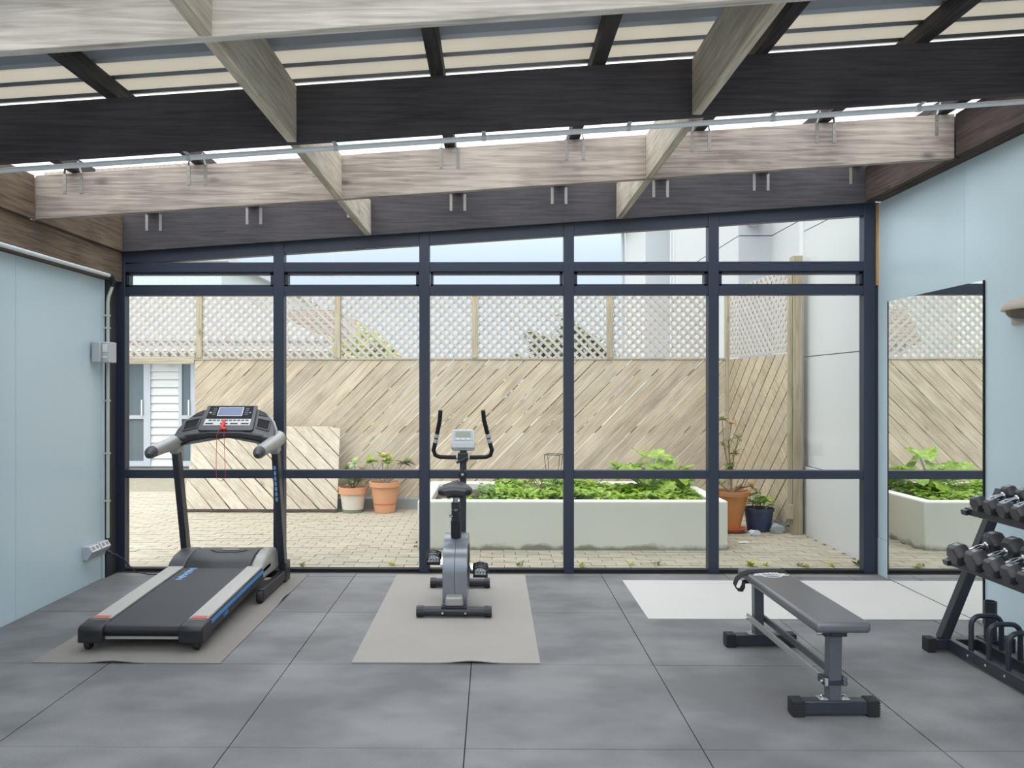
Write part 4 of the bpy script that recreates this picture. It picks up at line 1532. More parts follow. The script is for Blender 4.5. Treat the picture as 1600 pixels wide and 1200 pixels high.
# silver shell round the sides and the back
outs = [(-0.398, -0.055), (-0.388, 0.065), (-0.345, 0.165), (-0.278, 0.248), (-0.18, 0.297), (0.18, 0.297), (0.278, 0.248), (0.345, 0.165), (0.388, 0.065), (0.398, -0.055), (0.33, -0.05), (0.0, 0.03), (-0.33, -0.05)]
T(MB().prism(outs, con, -0.075, -0.022), 'console_shell', 'silver', 0.014)
# front lip under the console
arch = [(-0.345, 1.075), (-0.25, 1.118), (-0.12, 1.142), (0.12, 1.142), (0.25, 1.118), (0.345, 1.075), (0.36, 1.12), (0.30, 1.165), (0.12, 1.192), (-0.12, 1.192), (-0.30, 1.165), (-0.36, 1.12)]
T(MB().prism(arch, XZ(), 1.355, 1.45), 'front_lip', 'black', 0.012)
# display
def con_w(u, v, d):
    return con(u * 1.18, v, d)


pan = T(MB().prism([(-0.165, 0.035), (0.165, 0.035), (0.178, 0.05), (0.165, 0.295), (-0.165, 0.295), (-0.178, 0.05)], con_w, 0.0, 0.014), 'display_panel', 'charcoal', 0.005)
T(MB().prism([(-0.148, 0.155), (0.148, 0.155), (0.142, 0.283), (-0.142, 0.283)], con_w, 0.014, 0.0165), 'display_glass', 'seal', parent=pan)
T(MB().prism([(-0.082, 0.180), (0.082, 0.180), (0.082, 0.272), (-0.082, 0.272)], con_w, 0.0165, 0.018), 'screen_bezel', 'silver_light', parent=pan)
T(MB().prism([(-0.076, 0.186), (0.076, 0.186), (0.076, 0.266), (-0.076, 0.266)], con_w, 0.018, 0.019), 'screen', 'screen', parent=pan)
T(MB().prism([(-0.150, 0.085), (0.150, 0.085), (0.148, 0.150), (-0.148, 0.150)], con_w, 0.014, 0.017), 'key_strip', 'silver_light', parent=pan)
for k in range(10):
    u = -0.125 + k * 0.0265
    T(MB().prism([(u, 0.128), (u + 0.02, 0.128), (u + 0.02, 0.142), (u, 0.142)], con_w, 0.017, 0.0185), 'button', 'charcoal', parent=pan)
for u in (-0.14, -0.045, 0.02, 0.09):
    T(MB().prism([(u, 0.096), (u + 0.05, 0.096), (u + 0.05, 0.108), (u, 0.108)], con_w, 0.017, 0.0185), 'button', 'black', parent=pan)
for s in (-1, 1):
    for k in range(4):
        u0, u1 = sorted((s * 0.094, s * 0.118))
        v = 0.192 + k * 0.02
        T(MB().prism([(u0, v), (u1, v), (u1, v + 0.011), (u0, v + 0.011)], con_w, 0.0165, 0.0178), 'button', 'charcoal', parent=pan)
    u0, u1 = sorted((s * 0.124, s * 0.136))
    T(MB().prism([(u0, 0.21), (u1, 0.21), (u1, 0.222), (u0, 0.222)], con_w, 0.0165, 0.0178), 'button', 'silver_light' if s < 0 else 'blue', parent=pan)
    # speaker grille
    gp_ = [(s * 0.218, 0.200), (s * 0.292, 0.188), (s * 0.265, 0.225), (s * 0.214, 0.256)]
    gr_ = T(MB().prism(gp_, con, 0.0, 0.003), 'speaker_grille', 'black_matte')
    gs = MB()
    for k in range(5):
        v = 0.200 + k * 0.010
        gs.prism([(s * 0.219, v), (s * (0.278 - 0.010 * k), v), (s * (0.278 - 0.010 * k), v + 0.004), (s * 0.219, v + 0.004)], con, 0.003, 0.0045)
    T(gs, 'grille_bar', 'charcoal', parent=gr_)
    # cup holder: a raised collar round a dark well
    ch = [(s * 0.226, 0.075), (s * 0.325, 0.040), (s * 0.325, 0.140), (s * 0.222, 0.168)]
    T(MB().prism(ch, con, 0.0, 0.002), 'cup_well', 'seal')
    cc_ = MB()
    for i in range(4):
        p0, p1 = con(*ch[i], 0.003), con(*ch[(i + 1) % 4], 0.003)
        cc_.bar(p0, p1, 0.008, 0.010, up=cn)
    T(cc_, 'cup_collar', 'charcoal')
    # hand grip pointing at the runner
    gpt = [(s * 0.372, 1.50, 1.135), (s * 0.376, 1.38, 1.11), (s * 0.380, 1.12, 1.085), (s * 0.381, 0.99, 1.07)]
    T(MB().tube(gpt, [0.060, 0.054, 0.046, 0.043], n=14), 'hand_grip', 'silver', smooth=True)
    T(MB().tube([(s * 0.381, 0.99, 1.07), (s * 0.382, 0.955, 1.06), (s * 0.382, 0.925, 1.045)], [0.0435, 0.040, 0.020], n=14), 'grip_end', 'charcoal', smooth=True)
    T(MB().bar((s * 0.378, 1.405, 1.03), (s * 0.374, 1.385, 1.15), 0.062, 0.11, up=(0, -1, 0.2)), 'grip_bracket', 'silver', 0.012)
T(MB().prism([(-0.045, 0.2985), (0.035, 0.2985), (0.035, 0.3045), (-0.045, 0.3045)], con, -0.03, -0.008), 'blue_print', 'blue')
# safety key with its cord
sk = MB().prism([(-0.034, 0.045), (-0.012, 0.045), (-0.010, 0.100), (-0.018, 0.135), (-0.036, 0.120)], con, 0.018, 0.035)
key = T(sk, 'safety_key', 'red', 0.004)
T(MB().prism([(-0.030, 0.035), (0.008, 0.030), (0.010, 0.055), (-0.028, 0.058)], con, 0.018, 0.034), 'key_clip', 'red', 0.004, parent=key)
cp = []
A0, A1 = Vector(con(-0.038, 0.05, 0.03)), Vector(con(-0.002, 0.04, 0.03))
yc = A0.y - 0.03
for p in ((A0.x, A0.y, A0.z), (A0.x - 0.012, yc, 1.16), (A0.x - 0.016, yc, 1.0), (A0.x - 0.017, yc, 0.86), (A0.x - 0.008, yc, 0.835), (A0.x + 0.018, yc, 0.82), (A1.x + 0.008, yc, 0.835), (A1.x + 0.016, yc, 0.86), (A1.x + 0.012, yc, 1.0), (A1.x + 0.006, yc, 1.16), (A1.x, A1.y, A1.z)):
    cp.append(p)
T(MB().tube(cp, 0.0022, n=6), 'key_cord', 'red', parent=key)

# ---- exercise bike
BX, BY = -0.256, 5.13
bk = empty('exercise_bike', (BX, BY, MT), rz=-0.01, label='grey upright exercise bike with white console', cat='exercise bike')


def B(mb, name, mat, bevel=0.0, parent=None, smooth=False):
    return mb.build(name, mat, parent or bk, bevel=bevel, smooth=smooth)


for yv, hw, cl in ((0.035, 0.245, 0.035), (0.80, 0.222, 0.05)):
    B(MB().lathe([(0.001, -hw), (0.032, -hw), (0.032, hw), (0.001, hw)], n=20, c=(0, yv, 0.038), axis='x'), 'foot_bar', 'black_metal', smooth=True)
    for s in (-1, 1):
        z0, z1 = sorted((s * hw * 0.82, s * (hw + 0.004)))
        fc = B(MB().lathe([(0.001, z0), (0.0365, z0), (0.038, (z0 + z1) / 2), (0.0365, z1), (0.001, z1)], n=12, c=(0, yv, 0.038), axis='x'), 'foot_cap', 'black')
for s in (-1, 1):
    B(MB().lathe([(0.001, 0.008), (0.008, 0.006), (0.008, 0), (0.001, 0)], n=12, c=(s * 0.075, -0.004, 0.035), axis='y'), 'bolt', 'chrome')
B(MB().box(-0.085, 0.085, 0.005, 0.075, 0.066, 0.075), 'mount_plate', 'black_metal')
B(MB().prism([(-0.062, 0.074), (0.062, 0.074), (0.055, 0.135), (-0.055, 0.135)], XZ(), 0.01, 0.16), 'front_bracket', 'silver', 0.012)
B(MB().bar((0, 0.12, 0.10), (0, 0.78, 0.075), 0.07, 0.06), 'base_beam', 'black_metal', 0.005)
# shroud
so2 = []
for k in range(28):
    a = math.pi * 2 * k / 28
    yy_, zz_ = 0.335 + 0.255 * math.cos(a), 0.275 + 0.225 * math.sin(a)
    if zz_ < 0.20 and yy_ < 0.335:
        yy_ = min(yy_, 0.085 + 0.10 * (0.20 - zz_))
    so2.append((yy_, max(zz_, 0.072)))
B(MB().prism(so2, YZ, -0.082, -0.001), 'shroud_half', 'shroud', 0.032, smooth=True)
B(MB().prism(so2, YZ, 0.001, 0.082), 'shroud_half', 'shroud', 0.032, smooth=True)
B(MB().prism([(0.335 + (u - 0.335) * 0.97, 0.275 + (v - 0.275) * 0.97) for u, v in so2], YZ, -0.03, 0.03), 'shroud_seam', 'black')
for s in (-1, 1):
    B(MB().lathe([(0.001, -0.006), (0.14, -0.006), (0.15, 0.0), (0.14, 0.006), (0.001, 0.006)], n=32, c=(s * 0.082, 0.345, 0.275), axis='x'), 'side_disc', 'black', smooth=True)
# seat post and seat
B(MB().tube([(0.0, 0.27, 0.46), (0.0, 0.225, 0.60)], 0.036, n=16), 'seat_sleeve', 'black', smooth=True)
B(MB().tube([(0.0, 0.24, 0.55), (0.0, 0.205, 0.68)], 0.030, n=16), 'seat_tube', 'black_metal', smooth=True)
B(MB().tube([(0.0, 0.215, 0.66), (0.0, 0.19, 0.79)], 0.019, n=14), 'seat_post', 'chrome', smooth=True)
B(MB().box(-0.028, 0.028, 0.18, 0.24, 0.69, 0.735), 'clamp', 'black', 0.004)
B(MB().tube([(-0.02, 0.18, 0.645), (-0.045, 0.17, 0.645)], 0.009, n=10), 'pin', 'chrome', smooth=True)
B(MB().box(-0.055, 0.055, 0.13, 0.27, 0.775, 0.79), 'seat_plate', 'black_matte')
sr = []
for yv, hw, zt, zb in ((0.06, 0.075, 0.835, 0.81), (0.085, 0.112, 0.853, 0.793), (0.16, 0.118, 0.862, 0.785), (0.24, 0.095, 0.868, 0.79), (0.31, 0.045, 0.872, 0.80), (0.36, 0.028, 0.868, 0.815), (0.375, 0.012, 0.853, 0.83)):
    rr = []
    for k in range(16):
        a = 2 * math.pi * k / 16
        cx_ = math.copysign(abs(math.cos(a)) ** 0.6, math.cos(a))
        sz_ = math.copysign(abs(math.sin(a)) ** 0.7, math.sin(a))
        rr.append((hw * cx_, yv, (zt + zb) / 2 + (zt - zb) / 2 * sz_ - (0.006 * abs(cx_))))
    sr.append(rr)
B(MB().rings(sr), 'saddle', 'black', smooth=True)
# handlebar stem
B(MB().bar((0.028, 0.585, 0.16), (0.030, 0.665, 1.06), 0.048, 0.06, up=(0, -1, 0)), 'stem_post', 'black_metal', 0.01)
kb = B(MB().lathe([(0.001, -0.045), (0.026, -0.045), (0.034, -0.035), (0.034, -0.01), (0.02, 0.0), (0.001, 0.0)], n=16, c=(0.029, 0.605, 0.885), axis='y'), 'tension_knob', 'black', smooth=True)
B(MB().lathe([(0.001, -0.050), (0.010, -0.049), (0.010, -0.045), (0.001, -0.045)], n=12, c=(0.029, 0.605, 0.885), axis='y'), 'knob_cap', 'grey_light', parent=kb)
hbz = 1.005
hb_pts = [(-0.122, 0.44, 1.355), (-0.128, 0.46, 1.29), (-0.145, 0.50, 1.215), (-0.168, 0.55, 1.12), (-0.184, 0.58, 1.06), (-0.172, 0.60, 1.022), (-0.14, 0.61, hbz + 0.003), (-0.06, 0.615, hbz), (0.03, 0.615, hbz)]
hb_pts = hb_pts + [(0.06 - p[0], p[1], p[2]) for p in reversed(hb_pts[:-1])]
hbo = B(MB().tube(hb_pts, 0.0155, n=12), 'handlebar', 'black_matte', smooth=True)
for i in (1, -1):
    for f0, f1 in ((0.30, 0.60), (0.68, 0.98)):
        P0, P1 = Vector(hb_pts[2] if i > 0 else hb_pts[-3]), Vector(hb_pts[3] if i > 0 else hb_pts[-4])
        q0, q1 = P0.lerp(P1, f0), P0.lerp(P1, f1)
        B(MB().tube([q0, q0.lerp(q1, 0.5), q1], [0.0155, 0.0185, 0.0155], n=12), 'pulse_sensor', 'silver_light', parent=hbo, smooth=True)
B(MB().box(-0.006, 0.066, 0.585, 0.655, hbz - 0.03, hbz + 0.035), 'handlebar_clamp', 'black', 0.006)
for s in (-1, 1):
    B(MB().tube([(0.03 + s * 0.037, 0.615, hbz), (0.03 + s * 0.050, 0.615, hbz)], 0.018, n=12), 'clamp_ring', 'grey_light', smooth=True)
B(MB().tube([(-0.015, 0.572, hbz - 0.035), (0.03, 0.57, hbz - 0.018), (0.065, 0.575, hbz + 0.003)], [0.009, 0.010, 0.008], n=10), 'clamp_lever', 'black', smooth=True)
# console
cb = Vector((0.03, 0.60, 1.062))
bv, bn = Vector((0, 0.35, 0.937)), Vector((0, -0.937, 0.35))


def bc(u, v, d):
    q = cb + bv * v + bn * d
    return (q.x + u, q.y, q.z)


con_b = B(MB().prism([(-0.088, 0.012), (-0.075, 0.0), (0.075, 0.0), (0.088, 0.012), (0.082, 0.150), (0.070, 0.158), (-0.070, 0.158), (-0.082, 0.150)], bc, -0.035, 0.0), 'console', 'silver_light', 0.008)
B(MB().prism([(-0.074, 0.068), (0.074, 0.068), (0.070, 0.148), (-0.070, 0.148)], bc, 0.0, 0.003), 'console_face', 'grey_light', parent=con_b)
B(MB().prism([(-0.056, 0.098), (0.056, 0.098), (0.056, 0.138), (-0.056, 0.138)], bc, 0.003, 0.005), 'screen', 'lcd', parent=con_b)
for u in (-0.05, -0.012, 0.026):
    B(MB().prism([(u, 0.076), (u + 0.024, 0.076), (u + 0.024, 0.087), (u, 0.087)], bc, 0.003, 0.0055), 'button', 'white', parent=con_b)
B(MB().prism([(-0.086, 0.010), (0.086, 0.010), (0.084, 0.060), (-0.084, 0.060)], bc, -0.002, 0.010), 'console_base', 'grey_light', 0.008, parent=con_b)
# cranks and pedals
for s, pz, py2, ang in ((-1, 0.305, 0.42, 0.75), (1, 0.255, 0.27, 0.85)):
    B(MB().bar((s * 0.10, 0.345, 0.275), (s * 0.112, py2, pz), 0.016, 0.028, up=(1, 0, 0)), 'crank', 'chrome', 0.004)
    B(MB().tube([(s * 0.075, 0.345, 0.275), (s * 0.115, 0.345, 0.275)], 0.014, n=12), 'axle', 'chrome', smooth=True)
    pd = empty('pedal', (s * 0.168, py2, pz))
    pd.parent = bk
    pd.rotation_euler = (ang, 0, 0)
    fm = MB().box(-0.048, 0.048, -0.05, -0.04, -0.012, 0.012).box(-0.048, 0.048, 0.04, 0.05, -0.012, 0.012)
    fm.box(-0.050, -0.040, -0.05, 0.05, -0.012, 0.012).box(0.040, 0.050, -0.05, 0.05, -0.012, 0.012)
    fm.build('pedal_frame', 'black_matte', pd)
    tr_ = MB()
    for k in range(4):
        tr_.box(-0.03 + k * 0.02 - 0.005, -0.03 + k * 0.02 + 0.005, -0.04, 0.04, -0.013, 0.013)
    for k in range(4):
        tr_.box(-0.04, 0.04, -0.033 + k * 0.022 - 0.004, -0.033 + k * 0.022 + 0.004, -0.010, 0.010)
    tr_.build('pedal_tread', 'grey_light', pd)
    MB().tube([(-s * 0.06, 0, 0), (s * 0.04, 0, 0)], 0.008, n=10).build('pedal_axle', 'chrome', pd, smooth=True)
    stp = MB()
    for yo in (-0.018, 0.0, 0.018):
        pts = [(0.052 * math.cos(a), yo + 0.012 * math.sin(a), 0.004 + 0.052 * math.sin(a)) for a in [math.pi * k / 10 for k in range(11)]]
        stp.tube(pts, 0.0085, n=6, flat=0.4)
    stp.build('pedal_strap', 'black', pd, smooth=True)

# ---- flat bench
bench = empty('weight_bench', (1.585, 3.62, 0), rz=0.012, label='flat black weight bench with a strap round its far end', cat='bench')


def N(mb, name, mat, bevel=0.0, parent=None, smooth=False):
    return mb.build(name, mat, parent or bench, bevel=bevel, smooth=smooth)


for yv, hw in ((0.03, 0.20), (1.0, 0.205)):
    N(MB().box(-hw + 0.03, hw - 0.03, yv - 0.03, yv + 0.03, 0.012, 0.072), 'foot', 'black_metal', 0.004)
    for s in (-1, 1):
        a, b = sorted((s * (hw - 0.055), s * hw))
        cap = N(MB().box(a, b, yv - 0.034, yv + 0.034, 0.0, 0.077), 'foot_cap', 'black_matte', 0.004)
        rb_ = MB()
        for k in range(5):
            z = 0.012 + k * 0.013
            rb_.box(a - 0.0015, b + 0.0015, yv - 0.0355, yv + 0.0355, z, z + 0.006)
        N(rb_, 'cap_rib', 'black', parent=cap)
N(MB().bar((0.0, 0.04, 0.072), (-0.022, -0.02, 0.42), 0.058, 0.055, up=(0, -1, 0)), 'leg', 'steel_grey', 0.004)
N(MB().bar((-0.01, 1.0, 0.072), (-0.025, 0.965, 0.42), 0.055, 0.055, up=(0, -1, 0)), 'leg', 'steel_grey', 0.004)
for yv in (0.04, 1.0):
    for s in (-1, 1):
        N(MB().box(s * 0.05 - 0.02, s * 0.05 + 0.02, yv - 0.028, yv + 0.028, 0.072, 0.078), 'foot_plate', 'silver', 0.002)
        N(MB().lathe([(0.001, 0), (0.010, 0), (0.010, 0.009), (0.005, 0.013), (0.001, 0.013)], n=8, c=(s * 0.05, yv - 0.005, 0.078)), 'bolt', 'chrome')
for s in (-1, 1):
    N(MB().bar((s * 0.042 - 0.008, -0.015, 0.165), (s * 0.042 - 0.018, 1.035, 0.165), 0.014, 0.034), 'long_rail', 'silver' if s < 0 else 'steel_grey', 0.002)
    N(MB().lathe([(0.001, -0.006), (0.009, -0.006), (0.009, 0.006), (0.001, 0.006)], n=8, c=(s * 0.056 - 0.008, 0.01, 0.165), axis='x'), 'bolt', 'chrome')
    N(MB().lathe([(0.001, -0.006), (0.009, -0.006), (0.009, 0.006), (0.001, 0.006)], n=8, c=(s * 0.056 - 0.018, 1.0, 0.165), axis='x'), 'bolt', 'chrome')
N(MB().box(-0.062, 0.05, -0.005, 0.06, 0.148, 0.182), 'rail_bracket', 'black_metal', 0.003)
N(MB().bar((-0.022, -0.05, 0.405), (-0.024, 1.0, 0.405), 0.05, 0.04), 'pad_beam', 'black_metal', 0.003)
N(MB().box(-0.075, 0.03, -0.045, 0.02, 0.385, 0.425), 'beam_bracket', 'black_metal', 0.003)
N(MB().tube([(-0.06, -0.02, 0.40), (-0.10, -0.02, 0.395)], 0.012, n=10), 'adjuster_pin', 'chrome', smooth=True)
pad_o = N(MB().box(-0.145, 0.105, -0.12, 0.965, 0.422, 0.472), 'pad', 'vinyl', 0.018)
pad_o.modifiers['bevel'].segments = 4
# white emblem printed on the pad
em = MB()
zt = 0.4722


def pq(u, v, d):
    return (u - 0.02, v, zt + d)


for u0, u1, v0, v1 in ((-0.085, -0.065, 0.775, 0.80), (-0.058, -0.040, 0.775, 0.825), (-0.034, -0.026, 0.79, 0.83), (-0.020, 0.0, 0.79, 0.83), (0.006, 0.022, 0.79, 0.83), (0.028, 0.040, 0.785, 0.83), (0.046, 0.058, 0.775, 0.825), (0.064, 0.084, 0.775, 0.80), (-0.10, 0.10, 0.757, 0.769)):
    em.prism([(u0, v0), (u1, v0), (u1, v1), (u0, v1)], pq, 0.0, 0.0012)
for k in range(8):
    a0, a1 = math.pi + math.pi * k / 8, math.pi + math.pi * (k + 1) / 8
    em.prism([(0.055 * math.cos(a0), 0.752 + 0.040 * math.sin(a0)), (0.055 * math.cos(a1), 0.752 + 0.040 * math.sin(a1)), (0.045 * math.cos(a1), 0.752 + 0.030 * math.sin(a1)), (0.045 * math.cos(a0), 0.752 + 0.030 * math.sin(a0))], pq, 0.0, 0.0012)
N(em, 'emblem', 'white_print', parent=pad_o)


# strap wrapped round the far end with a hanging loop
def ribbon(pts, width, dirv, th=0.003):
    mb = MB()
    dv = Vector(dirv).normalized() * width / 2
    P = [Vector(p) for p in pts]
    rs = []
    for i, p in enumerate(P):
        tdir = (P[min(i + 1, len(P) - 1)] - P[max(i - 1, 0)]).normalized()
        nn = tdir.cross(dv).normalized() * th
        rs.append([p - dv, p + dv, p + dv + nn, p - dv + nn])
    return mb.rings(rs)


strap_pts = [(0.108, 0.86, 0.42), (0.112, 0.86, 0.455), (0.095, 0.865, 0.4765), (0.0, 0.865, 0.477), (-0.12, 0.84, 0.478), (-0.155, 0.835, 0.465), (-0.19, 0.83, 0.44), (-0.205, 0.83, 0.405), (-0.19, 0.83, 0.375), (-0.165, 0.83, 0.372), (-0.152, 0.83, 0.395), (-0.151, 0.83, 0.418), (-0.10, 0.84, 0.4185), (0.09, 0.86, 0.4185)]
st_ = ribbon(strap_pts, 0.075, (0.1, 1, 0)).build('ankle_strap', 'webbing', smooth=True)
st_.location = bench.location
st_.rotation_euler = bench.rotation_euler
tag(st_, 'black webbing strap looped round the end of the weight bench', 'strap')

# ---- dumbbell rack
rk = empty('dumbbell_rack', (2.72, 4.57, 0), label='black steel two tier dumbbell rack with plate hoops along the blue wall', cat='rack')


def K(mb, name, mat, bevel=0.0, parent=None, smooth=False):
    o = mb.build(name, mat, parent or rk, bevel=bevel, smooth=smooth)
    if parent is None:
        o.location = -rk.location
    return o


RY0, RY1 = 4.545, 3.66
for yv in (RY0, RY1):
    K(MB().box(2.515, 2.985, yv - 0.03, yv + 0.03, 0.012, 0.075), 'foot', 'black_metal', 0.004)
    for a, b in ((2.50, 2.55), (2.95, 3.0)):
        K(MB().box(a, b, yv - 0.034, yv + 0.034, 0.0, 0.080), 'foot_cap', 'black_matte', 0.004)
    K(MB().bar((2.60, yv, 0.07), (2.945, yv, 0.93), 0.055, 0.055, up=(1, 0, 0)), 'upright', 'black_metal', 0.004)
for xv in (2.635, 2.80):
    K(MB().box(xv - 0.02, xv + 0.02, RY1 + 0.03, RY0 - 0.03, 0.02, 0.078), 'base_rail', 'black_metal', 0.003)
for k in range(4):
    yv = 4.33 - k * 0.155
    pts = [(2.635, yv, 0.06), (2.635, yv, 0.215)] + [(2.685 - 0.05 * math.cos(a), yv, 0.215 + 0.05 * math.sin(a)) for a in (0.4, 0.8, 1.2, 1.57)] + [(2.75 + 0.05 * math.sin(a), yv, 0.215 + 0.05 * math.cos(a)) for a in (0.0, 0.4, 0.8, 1.2)] + [(2.80, yv, 0.215), (2.80, yv, 0.06)]
    K(MB().tube(pts, 0.0135, n=12), 'plate_hoop', 'black_metal', smooth=True)
    K(MB().lathe([(0.001, 0.004), (0.008, 0.004), (0.008, 0.0), (0.001, -0.002)], n=8, c=(2.614, yv, 0.045), axis='x'), 'bolt', 'chrome')
K(MB().lathe([(0.0335, 0.08), (0.0335, 0.295), (0.029, 0.295), (0.029, 0.10), (0.001, 0.10), (0.001, 0.08)], n=20, c=(2.86, 4.52, 0.0)), 'bar_holder', 'black_metal', smooth=True)
K(MB().box(2.81, 2.91, 4.47, 4.575, 0.075, 0.082), 'holder_plate', 'black_metal')
for xb, zb in ((2.735, 0.545), (2.840, 0.835)):
    # tray: two inclined rails and a front lip
    for dx in (-0.085, 0.085):
        xx, zz = xb + dx, zb + dx * 0.33
        K(MB().bar((xx, RY0 + 0.02, zz), (xx, RY1 - 0.02, zz), 0.030, 0.040), 'tray_rail', 'black_metal', 0.003)
    for yv in (RY0, RY1):
        K(MB().bar((xb - 0.12, yv, zb - 0.036), (xb + 0.12, yv, zb + 0.030), 0.05, 0.03), 'tray_end', 'black_metal', 0.003)

# ---- dumbbells
def dumbbell_mesh(r, hl, gl):
    """two tapered hexagonal rubber heads, meshes in local coords with the axis along x"""
    heads = []
    for s in (-1, 1):
        mb = MB()
        rs = []
        for f, rr in ((0.0, 0.80), (0.22, 1.0), (0.80, 1.0), (1.0, 0.80)):
            x = s * (gl / 2 + hl * f)
            rs.append([(x, r * rr * math.cos(math.pi / 6 + k * math.pi / 3 + math.pi / 6), r * rr * math.sin(math.pi / 6 + k * math.pi / 3 + math.pi / 6)) for k in range(6)])
        heads.append(mb.rings(rs))
    hd = MB().lathe([(0.013, -gl / 2 - 0.003), (0.015, -gl * 0.2), (0.0165, 0), (0.015, gl * 0.2), (0.013, gl / 2 + 0.003)], n=14, axis='x')
    return heads, hd


def dumbbell(y, xb, zb, r, hl, gl, label, group):
    tl_ = math.atan(0.33)
    root = empty('dumbbell', (xb, y, zb), label=label, cat='dumbbell', group=group)
    # the heads hang over the two rails, the handle above the tray
    root.rotation_euler = (0, -tl_, 0)
    heads, hd = dumbbell_mesh(r, hl, gl)
    for s, mb in zip((-1, 1), heads):
        h_ = mb.build('head', 'rubber_hex', root, bevel=0.004)
        x0 = s * (gl / 2 + hl * 0.5)
        mk = MB()
        ap = r * math.cos(math.pi / 6)
        # small raised marks on the upper facet
        for q in (-0.012, 0.006):
            mk.box(x0 - 0.012, x0 + 0.012, q - 0.004, q + 0.006, ap - 0.001, ap + 0.0008)
        mk.build('weight_mark', 'grey_light', h_)
        MB().lathe([(0.018, 0), (0.021, 0.004), (0.021, 0.010), (0.018, 0.014)], n=14, c=(s * (gl / 2 - 0.007) - 0.007, 0, 0), axis='x').build('collar', 'chrome', root, smooth=True)
    hd.build('handle', 'chrome', root, smooth=True)
    return root


ORD = ['first', 'second', 'third', 'fourth', 'fifth', 'sixth', 'seventh']
tl_ = math.atan(0.33)
for k, (yv, r, hl) in enumerate(((4.40, 0.066, 0.085), (4.235, 0.066, 0.085), (4.095, 0.058, 0.078), (3.965, 0.055, 0.075), (3.84, 0.055, 0.075))):
    lift = r * math.cos(math.pi / 6) + 0.0245
    dumbbell(yv, 2.735 - math.sin(tl_) * lift, 0.545 + math.cos(tl_) * lift, r, hl, 0.125,
             '%s black hexagonal dumbbell on the lower tier, %s from the mirror' % ('large' if k < 2 else 'medium', ORD[k]), 'dumbbells on the lower tier')
for k, (yv, r, hl) in enumerate(((4.42, 0.050, 0.062), (4.305, 0.048, 0.062), (4.19, 0.048, 0.062), (4.075, 0.048, 0.062), (3.96, 0.046, 0.06), (3.85, 0.046, 0.06))):
    lift = r * math.cos(math.pi / 6) + 0.0245
    dumbbell(yv, 2.840 - math.sin(tl_) * lift, 0.835 + math.cos(tl_) * lift, r, hl, 0.12,
             'small black hexagonal dumbbell on the upper tier, %s from the mirror' % ORD[k], 'dumbbells on the upper tier')

# ---- mirror
my0, my1, mz1 = 5.035, 6.245, 2.21
mi = empty('wall_mirror', (XR, (my0 + my1) / 2, 0.0), label='tall frameless mirror standing against the pale blue wall', cat='mirror')
o = MB().box(XR - 0.0085, XR - 0.0035, my0, my1, 0.010, mz1).build('backing', 'seal', mi)
o.location = -mi.location
o = MB().box(XR - 0.013, XR - 0.0085, my0 + 0.001, my1 - 0.001, 0.011, mz1 - 0.001).build('mirror_glass', 'mirror', mi)
o.location = -mi.location
o = MB().box(XR - 0.014, XR - 0.003, my0 - 0.008, my0 - 0.0002, 0.010, mz1).build('edge_strip', 'seal', mi)
o.location = -mi.location

# ---- bulkhead lamp on the right wall
lampc = Vector((XR, 4.60, 1.985))
la = empty('bulkhead_lamp', lampc, label='beige oval bulkhead lamp with smoky lens on the blue wall', cat='lamp')


def half_dome(z0s, name, mat, sx, sy, sz, up):
    mb = MB()
    rs = []
    nA, nB = 10, 12
    for i in range(nA + 1):
        a = (math.pi / 2) * i / nA * (1 if up else -1)
        rr = []
        for j in range(nB + 1):
            b = math.pi * j / nB
            rr.append((-math.sin(b) * math.cos(a) ** 0.8 * sx, -math.cos(b) * math.cos(a) ** 0.8 * sy, math.sin(a) * sz) if math.cos(a) > 1e-6 else (0, 0, math.sin(a) * sz))
        rs.append(rr)
    n = nB + 1
    vs = [p for r in rs for p in r]
    fs = []
    for i in range(nA):
        for j in range(nB):
            fs.append((i * n + j, i * n + j + 1, (i + 1) * n + j + 1, (i + 1) * n + j))
    mb.add(vs, fs)
    return mb.build(name, mat, la, smooth=True)


half_dome(0, 'hood', 'lamp_beige', 0.135, 0.185, 0.072, True)
half_dome(0, 'lens', 'lamp_lens', 0.115, 0.165, 0.075, False)
MB().prism([(-math.sin(math.pi * j / 14) * 0.135, -math.cos(math.pi * j / 14) * 0.185) for j in range(15)], XY, -0.006, 0.004).build('hood_rim', 'lamp_beige', la)
MB().box(-0.014, -0.001, -0.16, 0.16, -0.085, 0.06).build('back_plate', 'lamp_beige', la, bevel=0.004)

# ---- conduit under the second rafter
cy0 = RY[1] + 0.075
cd = empty('conduit_pipe', (0, cy0, 2.78), label='long grey conduit pipe slung under the dark roof beam', cat='pipe')


def D(mb, name, mat, smooth=True):
    o = mb.build(name, mat, cd, smooth=smooth)
    o.location = -cd.location
    return o


D(MB().tube([(-3.03, cy0, under(-3.03) - 0.018), (3.02, cy0, under(3.02) - 0.018)], 0.0135, n=12), 'pipe', 'conduit')
for px in (295, 525, 756, 982, 1207, 1435):
    x = at(px, 200, Y=cy0).x
    zc = under(x) - 0.018
    D(MB().tube([(x - 0.011, cy0, zc), (x + 0.011, cy0, zc)], 0.0165, n=12), 'saddle_clip', 'grey_light')
    D(MB().box(x - 0.010, x + 0.010, RY[1] + 0.02, cy0 + 0.012, zc + 0.0135, zc + 0.017), 'clip_tab', 'grey_light', smooth=False)

